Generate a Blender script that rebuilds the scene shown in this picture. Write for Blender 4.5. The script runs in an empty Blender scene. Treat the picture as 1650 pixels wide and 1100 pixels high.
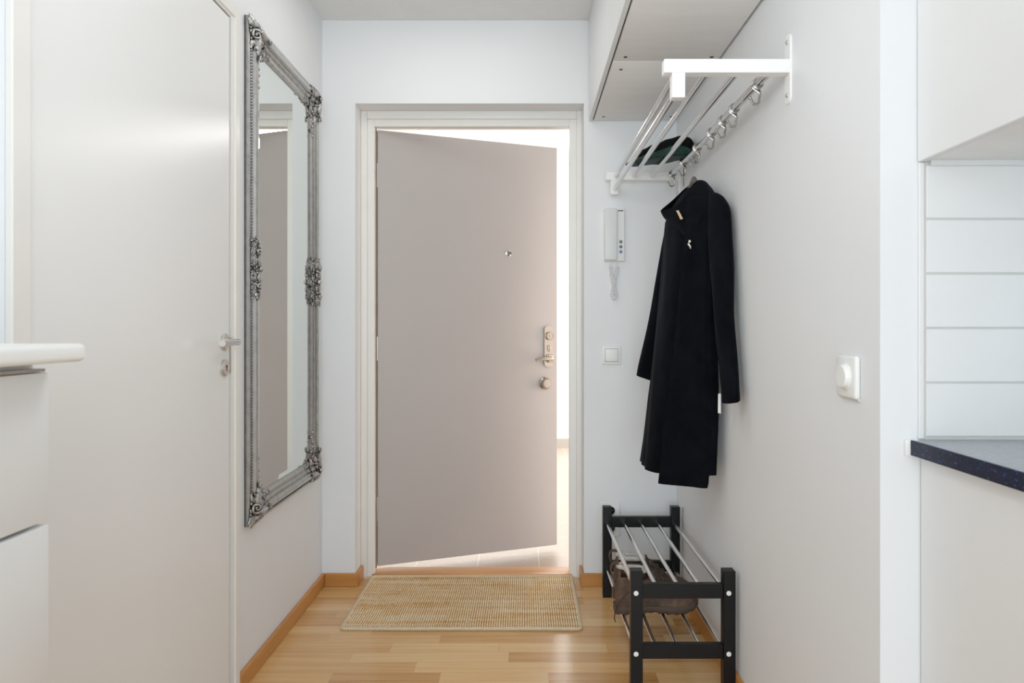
import bpy, bmesh, math, random
from mathutils import Vector, Matrix, noise

random.seed(7)
F, CX, CY, CZ = 1120.0, 847.0, 530.0, 1.13      # focal length (px of 1650), vanishing point, eye height
PI = math.pi
COL = bpy.context.scene.collection


def U(px, py, Y):
    """world point seen at a pixel of the photograph at depth Y"""
    return Vector(((px - CX) * Y / F, Y, CZ - (py - CY) * Y / F))


# ------------------------------------------------------------------ materials
def lin(c):
    c = c / 255.0
    return c / 12.92 if c <= 0.04045 else ((c + 0.055) / 1.055) ** 2.4


def rgb(r, g, b):
    return (lin(r), lin(g), lin(b), 1.0)


class NT:
    def __init__(self, name):
        self.m = bpy.data.materials.new(name)
        self.m.use_nodes = True
        self.t = self.m.node_tree
        self.b = self.t.nodes['Principled BSDF']

    def n(self, typ, **kw):
        nd = self.t.nodes.new(typ)
        for k, v in kw.items():
            if k.startswith('i_'):
                nd.inputs[k[2:].replace('_', ' ')].default_value = v
            else:
                setattr(nd, k, v)
        return nd

    def l(self, a, b):
        self.t.links.new(a, b)

    def math(self, op, a, b=None, c=None):
        nd = self.t.nodes.new('ShaderNodeMath')
        nd.operation = op
        for i, v in enumerate((a, b, c)):
            if v is None:
                continue
            if isinstance(v, (int, float)):
                nd.inputs[i].default_value = v
            else:
                self.l(v, nd.inputs[i])
        return nd.outputs[0]

    def coord(self, scale=(1, 1, 1), out='Object'):
        tc = self.n('ShaderNodeTexCoord')
        mp = self.n('ShaderNodeMapping')
        mp.inputs['Scale'].default_value = scale
        self.l(tc.outputs[out], mp.inputs['Vector'])
        return mp.outputs[0]

    def noise(self, vec, scale, detail=3.0, rough=0.55):
        nd = self.n('ShaderNodeTexNoise')
        nd.inputs['Scale'].default_value = scale
        nd.inputs['Detail'].default_value = detail
        nd.inputs['Roughness'].default_value = rough
        self.l(vec, nd.inputs['Vector'])
        return nd.outputs['Fac']

    def ramp(self, fac, stops):
        r = self.n('ShaderNodeValToRGB')
        el = r.color_ramp.elements
        while len(el) < len(stops):
            el.new(0.5)
        for e, (p, c) in zip(el, stops):
            e.position = p
            e.color = c
        self.l(fac, r.inputs[0])
        return r.outputs[0]

    def bump(self, h, strength=0.2, dist=0.002):
        bp = self.n('ShaderNodeBump')
        bp.inputs['Strength'].default_value = strength
        bp.inputs['Distance'].default_value = dist
        self.l(h, bp.inputs['Height'])
        self.l(bp.outputs[0], self.b.inputs['Normal'])


def plain(name, col, rough=0.5, metal=0.0, var=0.04, scale=8.0, bump=0.0, bscale=200.0, stretch=(1, 1, 1), spec=0.5, bdist=0.001):
    t = NT(name)
    t.b.inputs['Roughness'].default_value = rough
    t.b.inputs['Metallic'].default_value = metal
    t.b.inputs['Specular IOR Level'].default_value = spec
    v = t.coord(stretch)
    f = t.noise(v, scale)
    lo = tuple(max(0, c * (1 - var)) for c in col[:3]) + (1,)
    hi = tuple(min(1, c * (1 + var)) for c in col[:3]) + (1,)
    t.l(t.ramp(f, [(0.3, lo), (0.7, hi)]), t.b.inputs['Base Color'])
    if bump > 0:
        t.bump(t.noise(v, bscale, 2), bump, bdist)
    return t.m


M = {}
M['wall'] = plain('wall_paint', rgb(230, 232, 233), 0.6, bump=0.08, bscale=350, var=0.012, scale=2.0)
M['ceiling'] = plain('ceiling_plaster', rgb(232, 233, 232), 0.9, bump=0.6, bscale=160, var=0.02, bdist=0.004)
M['paint'] = plain('white_lacquer', rgb(226, 227, 226), 0.35, var=0.012)
M['door_paint'] = plain('door_white', rgb(234, 234, 232), 0.32, var=0.012, scale=1.5)
M['casing'] = plain('casing_white', rgb(232, 230, 224), 0.4, var=0.015)
M['cab_under'] = plain('cupboard_white', rgb(238, 238, 236), 0.5, var=0.03, scale=3, stretch=(1, 6, 1))
M['white_metal'] = plain('white_metal', rgb(244, 244, 242), 0.35, var=0.01)
M['plastic'] = plain('white_plastic', rgb(236, 237, 234), 0.35, var=0.01)
M['plastic_grey'] = plain('pale_grey_plastic', rgb(216, 220, 218), 0.35, var=0.01)
M['dark'] = plain('dark_gap', rgb(28, 26, 25), 0.7)
M['grey_button'] = plain('grey_button', rgb(96, 100, 102), 0.4)
M['blue_button'] = plain('blue_button', rgb(92, 130, 170), 0.4)
M['black_wood'] = plain('black_lacquered_wood', rgb(4, 5, 6), 0.45, spec=0.2, var=0.15, scale=20, stretch=(1, 1, 0.2))
M['chrome'] = plain('chrome', rgb(225, 224, 222), 0.12, 1.0, var=0.01)
M['rod_chrome'] = plain('rod_chrome', rgb(206, 206, 205), 0.16, 1.0, var=0.02)
M['hook_chrome'] = plain('hook_chrome', rgb(176, 174, 170), 0.14, 1.0, var=0.02)
M['steel'] = plain('brushed_steel', rgb(205, 202, 196), 0.28, 1.0, var=0.05, scale=60)
M['satin_alu'] = plain('satin_bar', rgb(214, 215, 213), 0.3, 0.85, var=0.02)
M['nickel'] = plain('nickel', rgb(176, 164, 152), 0.22, 1.0, var=0.02)
M['wood_dark'] = plain('dark_hanger_wood', rgb(92, 84, 80), 0.45, var=0.3, scale=10, stretch=(1, 1, 12))
M['gold'] = plain('pale_gold', rgb(240, 214, 170), 0.3, 0.6)
M['paper'] = plain('white_paper', rgb(245, 244, 240), 0.7)
M['seal'] = plain('brown_seal', rgb(120, 104, 92), 0.6)
M['binding'] = plain('rug_binding', rgb(204, 184, 152), 0.85, var=0.12, scale=120, bump=0.5, bscale=500)
M['worktop_white'] = plain('white_worktop', rgb(240, 241, 238), 0.35, var=0.01)
M['taupe'] = plain('taupe_profile', rgb(168, 160, 150), 0.35, 0.4)
M['hinge'] = plain('hinge_steel', rgb(180, 182, 182), 0.3, 1.0)
M['grey_lining'] = plain('grey_boot_lining', rgb(186, 182, 176), 0.9, var=0.25, scale=40, bump=0.5, bscale=160)
M['lace'] = plain('dark_lace', rgb(52, 42, 36), 0.8)
M['sole'] = plain('brown_rubber', rgb(62, 47, 36), 0.75, var=0.15, scale=30)
M['cap_black'] = plain('black_cap_cloth', rgb(5, 4, 4), 0.8, spec=0.1, var=0.4, scale=18, bump=0.5, bscale=90, bdist=0.004)
M['cap_green'] = plain('dark_green_cloth', rgb(9, 40, 31), 0.6, spec=0.2, var=0.6, scale=16, bump=0.5, bscale=70, bdist=0.004)
M['grout'] = plain('white_grout', rgb(198, 197, 192), 0.8)

# entrance door: grey laminate
M['grey_door'] = plain('grey_door_laminate', rgb(172, 166, 163), 0.42, var=0.012, scale=3, spec=0.4)


def oak(name, base=(196, 142, 84), along=0, rough=0.4):
    t = NT(name)
    sc = [22, 22, 22]
    sc[along] = 1.6
    v = t.coord(tuple(sc))
    f = t.noise(v, 1.0, 6, 0.6)
    a = rgb(*[int(c * 0.80) for c in base]); b = rgb(*base); c = rgb(*[min(255, int(x * 1.1)) for x in base])
    t.l(t.ramp(f, [(0.25, a), (0.5, b), (0.75, c)]), t.b.inputs['Base Color'])
    t.b.inputs['Roughness'].default_value = rough
    t.bump(f, 0.08, 0.001)
    return t.m


M['oak_x'] = oak('oak_board_x', (184, 120, 54), 0)
M['oak_y'] = oak('oak_board_y', (184, 120, 54), 1)
M['oak_threshold'] = oak('oak_threshold', (206, 148, 92), 0)


def parquet():
    t = NT('oak_parquet')
    tc = t.n('ShaderNodeTexCoord')
    sep = t.n('ShaderNodeSeparateXYZ')
    t.l(tc.outputs['Object'], sep.inputs[0])
    X, Y = sep.outputs[0], sep.outputs[1]
    W = 0.0715
    r = t.math('DIVIDE', Y, W)
    row = t.math('FLOOR', r)
    fr = t.math('FRACT', r)

    def hash1(v, k):
        wn = t.n('ShaderNodeTexWhiteNoise', noise_dimensions='1D')
        t.l(t.math('ADD', v, k), wn.inputs['W'])
        return wn.outputs['Value']
    h1 = hash1(row, 3.7)
    ln = t.math('ADD', t.math('MULTIPLY', hash1(row, 91.3), 0.22), 0.34)
    xs = t.math('DIVIDE', t.math('ADD', X, t.math('MULTIPLY', h1, 2.0)), ln)
    cell = t.math('FLOOR', xs)
    fx = t.math('FRACT', xs)
    comb = t.n('ShaderNodeCombineXYZ')
    t.l(row, comb.inputs[0]); t.l(cell, comb.inputs[1])
    wn = t.n('ShaderNodeTexWhiteNoise', noise_dimensions='3D')
    t.l(comb.outputs[0], wn.inputs['Vector'])
    tone = wn.outputs['Value']
    # grain
    cv = t.n('ShaderNodeCombineXYZ')
    t.l(t.math('ADD', t.math('MULTIPLY', X, 2.2), t.math('MULTIPLY', tone, 37.0)), cv.inputs[0])
    t.l(t.math('MULTIPLY', Y, 62.0), cv.inputs[1])
    g = t.noise(cv.outputs[0], 1.0, 6, 0.62)
    cv2 = t.n('ShaderNodeCombineXYZ')
    t.l(t.math('ADD', t.math('MULTIPLY', X, 1.0), t.math('MULTIPLY', tone, 11.0)), cv2.inputs[0])
    t.l(t.math('MULTIPLY', Y, 9.0), cv2.inputs[1])
    g2 = t.noise(cv2.outputs[0], 1.4, 3, 0.5)
    mix = t.math('ADD', t.math('MULTIPLY', tone, 0.34), t.math('ADD', t.math('MULTIPLY', g, 0.50), t.math('MULTIPLY', g2, 0.30)))
    col = t.ramp(mix, [(0.28, rgb(150, 98, 48)), (0.45, rgb(196, 144, 84)), (0.60, rgb(212, 164, 104)), (0.82, rgb(226, 188, 134))])
    # joints
    e1 = t.math('LESS_THAN', fr, 0.018)
    e2 = t.math('LESS_THAN', t.math('MULTIPLY', fx, ln), 0.0012)
    e = t.math('MAXIMUM', e1, e2)
    mx = t.n('ShaderNodeMix', data_type='RGBA')
    t.l(t.math('MULTIPLY', e, 0.45), mx.inputs[0])
    t.l(col, mx.inputs[6]); mx.inputs[7].default_value = rgb(120, 82, 46)
    t.l(mx.outputs[2], t.b.inputs['Base Color'])
    t.b.inputs['Roughness'].default_value = 0.27
    t.l(t.math('ADD', t.math('MULTIPLY', g, 0.10), 0.15), t.b.inputs['Roughness'])
    t.bump(t.math('SUBTRACT', t.math('MULTIPLY', g, 0.15), e), 0.12, 0.001)
    return t.m


M['parquet'] = parquet()


def tiles(name, ox, oy, w, h, c1, c2, grout, gw=0.004, rough=0.3, ax=(0, 1)):
    t = NT(name)
    tc = t.n('ShaderNodeTexCoord')
    sep = t.n('ShaderNodeSeparateXYZ')
    t.l(tc.outputs['Object'], sep.inputs[0])
    A, B = sep.outputs[ax[0]], sep.outputs[ax[1]]
    a = t.math('DIVIDE', t.math('SUBTRACT', A, ox), w)
    b = t.math('DIVIDE', t.math('SUBTRACT', B, oy), h)
    ea = t.math('LESS_THAN', t.math('FRACT', a), gw / w)
    eb = t.math('LESS_THAN', t.math('FRACT', b), gw / h)
    e = t.math('MAXIMUM', ea, eb)
    f = t.noise(t.coord((1, 1, 1)), 60, 4)
    col = t.ramp(f, [(0.35, c1), (0.65, c2)])
    mx = t.n('ShaderNodeMix', data_type='RGBA')
    t.l(e, mx.inputs[0]); t.l(col, mx.inputs[6]); mx.inputs[7].default_value = grout
    t.l(mx.outputs[2], t.b.inputs['Base Color'])
    t.b.inputs['Roughness'].default_value = rough
    t.bump(t.math('SUBTRACT', 1.0, e), 0.3, 0.002)
    return t.m


M['stair_tile'] = tiles('stairwell_tiles', 0.062, 3.478, 0.295, 0.292, rgb(160, 145, 130), rgb(172, 156, 141), rgb(205, 192, 178))


def granite():
    t = NT('blue_speckled_laminate')
    v = t.coord((1, 1, 1))
    vo = t.n('ShaderNodeTexVoronoi')
    vo.inputs['Scale'].default_value = 220
    t.l(v, vo.inputs['Vector'])
    f2 = t.noise(v, 90, 4, 0.7)
    f = t.math('ADD', t.math('MULTIPLY', vo.outputs['Distance'], 0.5), t.math('MULTIPLY', f2, 0.75))
    t.l(t.ramp(f, [(0.45, rgb(1, 4, 12)), (0.64, rgb(3, 10, 32)), (0.80, rgb(10, 30, 72)), (0.95, rgb(70, 104, 156))]), t.b.inputs['Base Color'])
    t.b.inputs['Roughness'].default_value = 0.4
    t.b.inputs['Specular IOR Level'].default_value = 0.2
    return t.m


M['granite'] = granite()


def wool():
    t = NT('navy_black_wool')
    v = t.coord((1, 1, 1))
    f = t.noise(v, 14, 4)
    t.l(t.ramp(f, [(0.3, rgb(2, 3, 5)), (0.7, rgb(7, 9, 14))]), t.b.inputs['Base Color'])
    t.b.inputs['Roughness'].default_value = 0.9
    t.b.inputs['Specular IOR Level'].default_value = 0.06
    t.b.inputs['Sheen Weight'].default_value = 0.012
    t.b.inputs['Sheen Roughness'].default_value = 0.5
    t.b.inputs['Sheen Tint'].default_value = (0.5, 0.6, 0.9, 1)
    t.bump(t.noise(v, 420, 2), 0.25, 0.001)
    return t.m


M['wool'] = wool()


def leather():
    t = NT('brown_suede')
    v = t.coord((1, 1, 1))
    f = t.noise(v, 16, 5, 0.65)
    t.l(t.ramp(f, [(0.3, rgb(36, 23, 15)), (0.52, rgb(70, 49, 34)), (0.75, rgb(108, 82, 60))]), t.b.inputs['Base Color'])
    t.b.inputs['Roughness'].default_value = 0.75
    t.bump(t.noise(v, 60, 4), 0.4, 0.003)
    return t.m


M['leather'] = leather()


def silver(name, dark=0.35):
    t = NT(name)
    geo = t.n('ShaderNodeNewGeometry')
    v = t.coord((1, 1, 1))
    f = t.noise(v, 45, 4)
    ao = t.n('ShaderNodeAmbientOcclusion')  # occlusion puts the shade of the crevices into the base colour
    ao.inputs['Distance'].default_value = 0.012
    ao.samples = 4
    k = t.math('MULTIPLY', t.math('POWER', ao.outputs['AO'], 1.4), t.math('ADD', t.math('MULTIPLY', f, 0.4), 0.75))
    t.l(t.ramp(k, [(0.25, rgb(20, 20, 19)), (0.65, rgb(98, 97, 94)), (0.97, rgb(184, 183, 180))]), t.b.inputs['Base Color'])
    t.b.inputs['Metallic'].default_value = 0.75
    t.b.inputs['Roughness'].default_value = 0.33
    t.bump(t.noise(v, 140, 3), 0.25, 0.002)
    return t.m


M['silver'] = silver('silver_leaf_crevice_shade')
M['mirror'] = plain('mirror_glass', rgb(226, 230, 226), 0.0, 1.0, var=0.001)


def jute():
    t = NT('jute_weave')
    v1 = t.coord((1.6, 34, 1))
    s = t.noise(v1, 1.0, 4, 0.6)
    v2 = t.coord((1, 1, 1))
    f = t.noise(v2, 160, 3, 0.6)
    f3 = t.noise(v2, 9, 3, 0.6)
    k = t.math('ADD', t.math('MULTIPLY', s, 0.55), t.math('ADD', t.math('MULTIPLY', f, 0.35), t.math('MULTIPLY', f3, 0.2)))
    col = t.ramp(k, [(0.38, rgb(186, 128, 66)), (0.46, rgb(232, 186, 122)), (0.56, rgb(250, 218, 168)), (0.66, rgb(255, 242, 212))])
    # shade between the loops put into the colour (height attribute of the real relief)
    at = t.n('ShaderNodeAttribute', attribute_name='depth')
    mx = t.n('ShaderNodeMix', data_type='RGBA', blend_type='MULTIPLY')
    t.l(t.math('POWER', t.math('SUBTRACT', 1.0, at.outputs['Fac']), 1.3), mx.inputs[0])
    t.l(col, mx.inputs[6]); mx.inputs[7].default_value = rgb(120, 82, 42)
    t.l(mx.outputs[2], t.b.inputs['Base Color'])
    t.b.inputs['Roughness'].default_value = 0.9
    t.b.inputs['Specular IOR Level'].default_value = 0.15
    t.bump(f, 0.5, 0.002)
    return t.m


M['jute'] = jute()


# ------------------------------------------------------------------ mesh helpers
def add_box(bm, x0, x1, y0, y1, z0, z1, bev=0.0, seg=2):
    vs = [bm.verts.new((x, y, z)) for x in (x0, x1) for y in (y0, y1) for z in (z0, z1)]
    q = [(0, 1, 3, 2), (4, 6, 7, 5), (0, 4, 5, 1), (2, 3, 7, 6), (0, 2, 6, 4), (1, 5, 7, 3)]
    fs = [bm.faces.new([vs[i] for i in f]) for f in q]
    if bev > 0:
        es = list({e for f in fs for e in f.edges})
        bmesh.ops.bevel(bm, geom=es, offset=bev, segments=seg, affect='EDGES', profile=0.5)
    return vs


def box(x0, x1, y0, y1, z0, z1, bev=0.0, seg=2):
    bm = bmesh.new()
    add_box(bm, x0, x1, y0, y1, z0, z1, bev, seg)
    return bm


def frame_of(d):
    d = d.normalized()
    up = Vector((0, 0, 1)) if abs(d.z) < 0.9 else Vector((1, 0, 0))
    a = d.cross(up).normalized()
    return a, d.cross(a).normalized()


def add_tube(bm, pts, r, seg=12, caps=True, closed=False):
    pts = [Vector(p) for p in pts]
    n = len(pts)
    rs = r if isinstance(r, (list, tuple)) else [r] * n
    rings = []
    a = None
    for i, p in enumerate(pts):
        if closed:
            d = pts[(i + 1) % n] - pts[i - 1]
        else:
            d = pts[min(i + 1, n - 1)] - pts[max(i - 1, 0)]
        d.normalize()
        if a is None:
            a, b = frame_of(d)
        else:
            a = (a - d * a.dot(d))
            if a.length < 1e-6:
                a, b = frame_of(d)
            a.normalize()
            b = d.cross(a).normalized()
        rings.append([bm.verts.new(p + (a * math.cos(2 * PI * k / seg) + b * math.sin(2 * PI * k / seg)) * rs[i]) for k in range(seg)])
    m = n if closed else n - 1
    for i in range(m):
        A, B = rings[i], rings[(i + 1) % n]
        for k in range(seg):
            bm.faces.new((A[k], A[(k + 1) % seg], B[(k + 1) % seg], B[k]))
    if caps and not closed:
        bm.faces.new(list(reversed(rings[0])))
        bm.faces.new(rings[-1])
    return rings


def add_lathe(bm, prof, origin, axis, seg=28):
    """prof: list of (radius, height along axis)"""
    o = Vector(origin); ax = Vector(axis).normalized()
    a, b = frame_of(ax)
    rings = []
    for r, h in prof:
        if r < 1e-6:
            rings.append([bm.verts.new(o + ax * h)])
        else:
            rings.append([bm.verts.new(o + ax * h + (a * math.cos(2 * PI * k / seg) + b * math.sin(2 * PI * k / seg)) * r) for k in range(seg)])
    for A, B in zip(rings, rings[1:]):
        for k in range(seg):
            k2 = (k + 1) % seg
            if len(A) == 1 and len(B) == 1:
                continue
            if len(A) == 1:
                bm.faces.new((A[0], B[k], B[k2]))
            elif len(B) == 1:
                bm.faces.new((A[k], A[k2], B[0]))
            else:
                bm.faces.new((A[k], A[k2], B[k2], B[k]))
    if len(rings[0]) > 1:
        bm.faces.new(list(reversed(rings[0])))
    if len(rings[-1]) > 1:
        bm.faces.new(rings[-1])


def add_blob(bm, c, sx, sy, sz, rot=None, sub=2):
    res = bmesh.ops.create_icosphere(bm, subdivisions=sub, radius=1.0)
    m = Matrix.Translation(Vector(c)) @ (rot.to_4x4() if rot is not None else Matrix.Identity(4)) @ Matrix.Diagonal((sx, sy, sz, 1))
    bmesh.ops.transform(bm, matrix=m, verts=res['verts'])
    return res['verts']


def tube(pts, r, seg=12, **k):
    bm = bmesh.new(); add_tube(bm, pts, r, seg, **k); return bm


def lathe(prof, origin, axis, seg=28):
    bm = bmesh.new(); add_lathe(bm, prof, origin, axis, seg); return bm


def world_loc(o):
    v = Vector((0, 0, 0))
    while o is not None:
        v += o.location
        o = o.parent
    return v


def obj(name, bm, mat, parent=None, smooth=True, angle=35, origin=None):
    bmesh.ops.recalc_face_normals(bm, faces=bm.faces)
    me = bpy.data.meshes.new(name)
    o = bpy.data.objects.new(name, me)
    if parent is not None:
        off = world_loc(parent)
    elif origin is not None:
        off = Vector(origin)
    else:
        xs = [v.co for v in bm.verts]
        lo = [min(c[i] for c in xs) for i in range(3)]; hi = [max(c[i] for c in xs) for i in range(3)]
        off = Vector(((lo[0] + hi[0]) / 2, (lo[1] + hi[1]) / 2, lo[2]))
    bmesh.ops.translate(bm, verts=bm.verts, vec=-off)
    bm.to_mesh(me); bm.free()
    COL.objects.link(o)
    if parent is not None:
        o.parent = parent
    else:
        o.location = off
    me.materials.append(M[mat])
    if smooth:
        for p in me.polygons:
            p.use_smooth = True
        try:
            me.set_sharp_from_angle(angle=math.radians(angle))
        except Exception:
            pass
    return o


def tag(o, label, cat, group=None, kind=None):
    o['label'] = label
    o['category'] = cat
    if group: o['group'] = group
    if kind: o['kind'] = kind
    return o


def thing(name, label, cat, loc, group=None, kind=None):
    o = bpy.data.objects.new(name, None)
    o.empty_display_size = 0.05
    COL.objects.link(o)
    o.location = loc
    return tag(o, label, cat, group, kind)


def struct(name, bm, mat, label, cat, smooth=False, origin=(0, 0, 0)):
    o = obj(name, bm, mat, None, smooth, origin=origin)
    return tag(o, label, cat, kind='structure')


def subsurf(o, n=1):
    m = o.modifiers.new('smooth', 'SUBSURF'); m.levels = n; m.render_levels = n


# ------------------------------------------------------------------ room shell
XL, XR, YB, ZC = -0.896, 0.664, 3.06, 2.488
YE_R, YE_L = 1.302, 1.195                # ends of the hall walls towards the kitchen
YD = 3.16                                # face of the entrance door frame
OX0, OX1, OZ = -0.750, 0.257, 2.123      # recess around the entrance door

struct('floor', box(-1.3, 1.4, -2.3, YD + 0.012, -0.08, 0.0), 'parquet', 'oak strip parquet floor of the hallway', 'floor')
struct('ceiling', box(-2.0, 2.0, -2.3, YD + 0.15, ZC, ZC + 0.12), 'ceiling', 'white rough plaster ceiling', 'ceiling')
struct('wall_left', box(-2.0, XL, YE_L, YB + 0.21, 0, ZC), 'wall', 'white left wall carrying the silver mirror', 'wall')
struct('wall_right', box(XR, 2.0, YE_R, YB + 0.21, 0, ZC), 'wall', 'white right wall behind the coat and shoe rack', 'wall')
bm = bmesh.new()
add_box(bm, XL, OX0, YB, YB + 0.21, 0, ZC)
add_box(bm, OX1, XR, YB, YB + 0.21, 0, ZC)
add_box(bm, OX0, OX1, YB, YB + 0.21, OZ, ZC)
struct('wall_back', bm, 'wall', 'white back wall around the entrance door', 'wall')
struct('wall_kitchen_left', box(-1.36, -1.3, -2.3, YE_L, 0, ZC), 'wall', 'white kitchen wall behind the drawer cabinet', 'wall')
struct('wall_kitchen_right', box(1.4, 1.46, -2.3, YE_R, 0, ZC), 'wall', 'white kitchen wall behind the kitchen cabinets', 'wall')

# oak baseboards
BH, BT = 0.058, 0.014
struct('baseboard_left', box(XL, XL + BT, 2.156, YB, 0, BH, 0.003, 1), 'oak_y', 'oak baseboard along the left wall', 'baseboard')
bm = bmesh.new(); add_box(bm, XL + BT, OX0 + BT, YB - BT, YB, 0, BH, 0.003, 1); add_box(bm, OX0, OX0 + BT, YB, YD, 0, BH, 0.003, 1)
struct('baseboard_back_left', bm, 'oak_x', 'oak baseboard piece left of the entrance door', 'baseboard')
bm = bmesh.new(); add_box(bm, OX1 - BT, XR - BT, YB - BT, YB, 0, BH, 0.003, 1); add_box(bm, OX1 - BT, OX1, YB, YD, 0, BH, 0.003, 1)
struct('baseboard_back_right', bm, 'oak_x', 'oak baseboard piece right of the entrance door behind the shoe rack', 'baseboard')
struct('baseboard_right', box(XR - BT, XR, YE_R, YB, 0, BH, 0.003, 1), 'oak_y', 'oak baseboard along the right wall under the shoe rack', 'baseboard')

# ------------------------------------------------------------------ entrance door frame
SX0, SX1, SZ = -0.690, 0.1985, 2.053     # clear opening at the stop
AX0, AX1, AZ = -0.722, 0.232, 2.086      # step between architrave and frame
tr = thing('trim_1', 'white stepped door frame around the entrance door', 'door frame', (0, YD, 0), kind='structure')
bm = bmesh.new()
add_box(bm, OX0, AX0, YD, YB + 0.2, 0, OZ - 0.0, 0.003, 2)
add_box(bm, AX1, OX1, YD, YB + 0.2, 0, OZ - 0.0, 0.003, 2)
add_box(bm, AX0, AX1, YD + 0.001, YB + 0.2, AZ, OZ, 0.003, 2)
obj('architrave', bm, 'casing', tr)
bm = bmesh.new()
y0 = YD + 0.008
add_box(bm, AX0, SX0, y0, y0 + 0.03, 0, AZ, 0.002, 1)
add_box(bm, SX1, AX1, y0, y0 + 0.03, 0, AZ, 0.002, 1)
add_box(bm, SX0, SX1, y0, y0 + 0.03, SZ, AZ, 0.002, 1)
add_box(bm, AX0, SX0 - 0.012, y0 + 0.03, YB + 0.2, 0, AZ)
add_box(bm, SX1 + 0.012, AX1, y0 + 0.03, YB + 0.2, 0, AZ)
add_box(bm, SX0 - 0.012, SX1 + 0.012, y0 + 0.03, YB + 0.2, SZ + 0.012, AZ)
obj('door_jamb', bm, 'casing', tr)
bm = bmesh.new()
add_box(bm, SX0 - 0.010, SX0 + 0.004, y0 + 0.031, y0 + 0.039, 0.03, SZ)
obj('seal_strip', bm, 'seal', tr)
struct('trim_2', box(SX0 - 0.010, SX1 + 0.010, YD + 0.004, 3.262, 0.0, 0.016, 0.004, 2), 'oak_threshold', 'oak threshold strip under the entrance door', 'threshold', True)

# entrance door leaf, opened outwards
HX, HY = -0.682, 3.205
ANG = math.atan2(0.32, 0.841)
LW, LT, LZ0, LZ1 = 0.900, 0.045, 0.037, 2.048
ca, sa = math.cos(ANG), math.sin(ANG)


def D(u, v, z):
    """point on the door leaf: u from the hinge, v out of the inner face towards the hall"""
    return Vector((HX + u * ca + v * sa, HY + u * sa - v * ca, z))


def place_on_door(bm):
    m = Matrix(((ca, sa, 0, HX), (sa, -ca, 0, HY), (0, 0, 1, 0), (0, 0, 0, 1)))
    for v in bm.verts:
        v.co = m @ v.co
    return bm


d1 = thing('door_1', 'grey entrance door standing half open outwards', 'door', (HX, HY, LZ0), kind='structure')
obj('door_leaf', place_on_door(box(0, LW, -LT, 0, LZ0, LZ1, 0.0015, 1)), 'grey_door', d1)


def du(px):
    # u on the leaf seen at image column px
    k = (px - CX) / F
    return (k * HY - HX) / (ca - k * sa)


def dz(px, py):
    u = du(px)
    return CZ - (py - CY) * (HY + u * sa) / F


nrm = Vector((sa, -ca, 0))
# long lock plate
u = du(883.5); zt, zb = dz(883, 525), dz(883, 591)
w = 0.026
bm = bmesh.new()
prof = []
hw = w
for k in range(9):
    a = PI * k / 8
    prof.append((math.cos(a) * hw, zt - 0.014 + math.sin(a) * 0.014))
for k in range(9):
    a = PI + PI * k / 8
    prof.append((math.cos(a) * hw, zb + 0.014 + math.sin(a) * 0.014))
f0 = [bm.verts.new((u + a, 0.0, z)) for a, z in prof]
f1 = [bm.verts.new((u + a * 0.94, 0.009, z)) for a, z in prof]
bm.faces.new(f1)
for k in range(len(f0)):
    bm.faces.new((f0[k], f0[(k + 1) % len(f0)], f1[(k + 1) % len(f0)], f1[k]))
plate = obj('lock_plate', place_on_door(bm), 'nickel', d1)
zc = dz(884, 541)
obj('lock_cylinder', lathe([(0.021, 0), (0.021, 0.012), (0.019, 0.016), (0.015, 0.016), (0.014, 0.013), (0.007, 0.013), (0.0065, 0.017), (0, 0.017)], D(u + 0.002, 0.008, zc), nrm), 'nickel', plate)
bm = bmesh.new()
add_box(bm, u - 0.011, u + 0.009, 0.008, 0.016, dz(884, 564), dz(884, 556), 0.002, 1)
add_box(bm, u - 0.004, u + 0.002, 0.008, 0.024, dz(884, 566), dz(884, 557), 0.002, 1)
obj('lock_snib', place_on_door(bm), 'nickel', plate)
zh = dz(884, 577)
bm = bmesh.new()
add_lathe(bm, [(0.022, 0), (0.022, 0.01), (0.018, 0.014), (0.011, 0.016), (0.011, 0.03)], D(u + 0.002, 0.008, zh), nrm)
add_tube(bm, [D(u + 0.004, 0.04, zh), D(u - 0.012, 0.046, zh), D(u - 0.035, 0.046, zh + 0.001), D(u - 0.06, 0.043, zh - 0.001), D(u - 0.085, 0.044, zh - 0.005)], [0.0105, 0.0105, 0.0095, 0.009, 0.0075], 12)
obj('door_lever', bm, 'nickel', plate)
uk = du(878); zk = dz(878, 617)
obj('thumb_turn', lathe([(0.032, 0), (0.032, 0.008), (0.026, 0.013), (0.024, 0.03), (0.021, 0.034), (0, 0.035)], D(uk, 0, zk), nrm, 32), 'nickel', d1)
up_ = du(819); zp = dz(819, 408)
pe = obj('peephole', lathe([(0.015, 0), (0.015, 0.004), (0.011, 0.006), (0.008, 0.006), (0.007, 0.003), (0, 0.003)], D(up_, 0, zp), nrm), 'chrome', d1)
obj('peephole_cover', lathe([(0.009, 0), (0.009, 0.002), (0, 0.002)], D(up_ + 0.006, 0.0065, zp), nrm), 'nickel', pe)
for zz in (1.84, 1.04, 0.30):
    bm = bmesh.new()
    add_tube(bm, [(HX - 0.004, HY + 0.010, zz - 0.055), (HX - 0.004, HY + 0.010, zz + 0.055)], 0.0065, 12)
    add_tube(bm, [(HX - 0.004, HY + 0.010, zz - 0.003), (HX - 0.004, HY + 0.010, zz + 0.003)], 0.0075, 12)
    obj('hinge', bm, 'hinge', d1)

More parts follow.
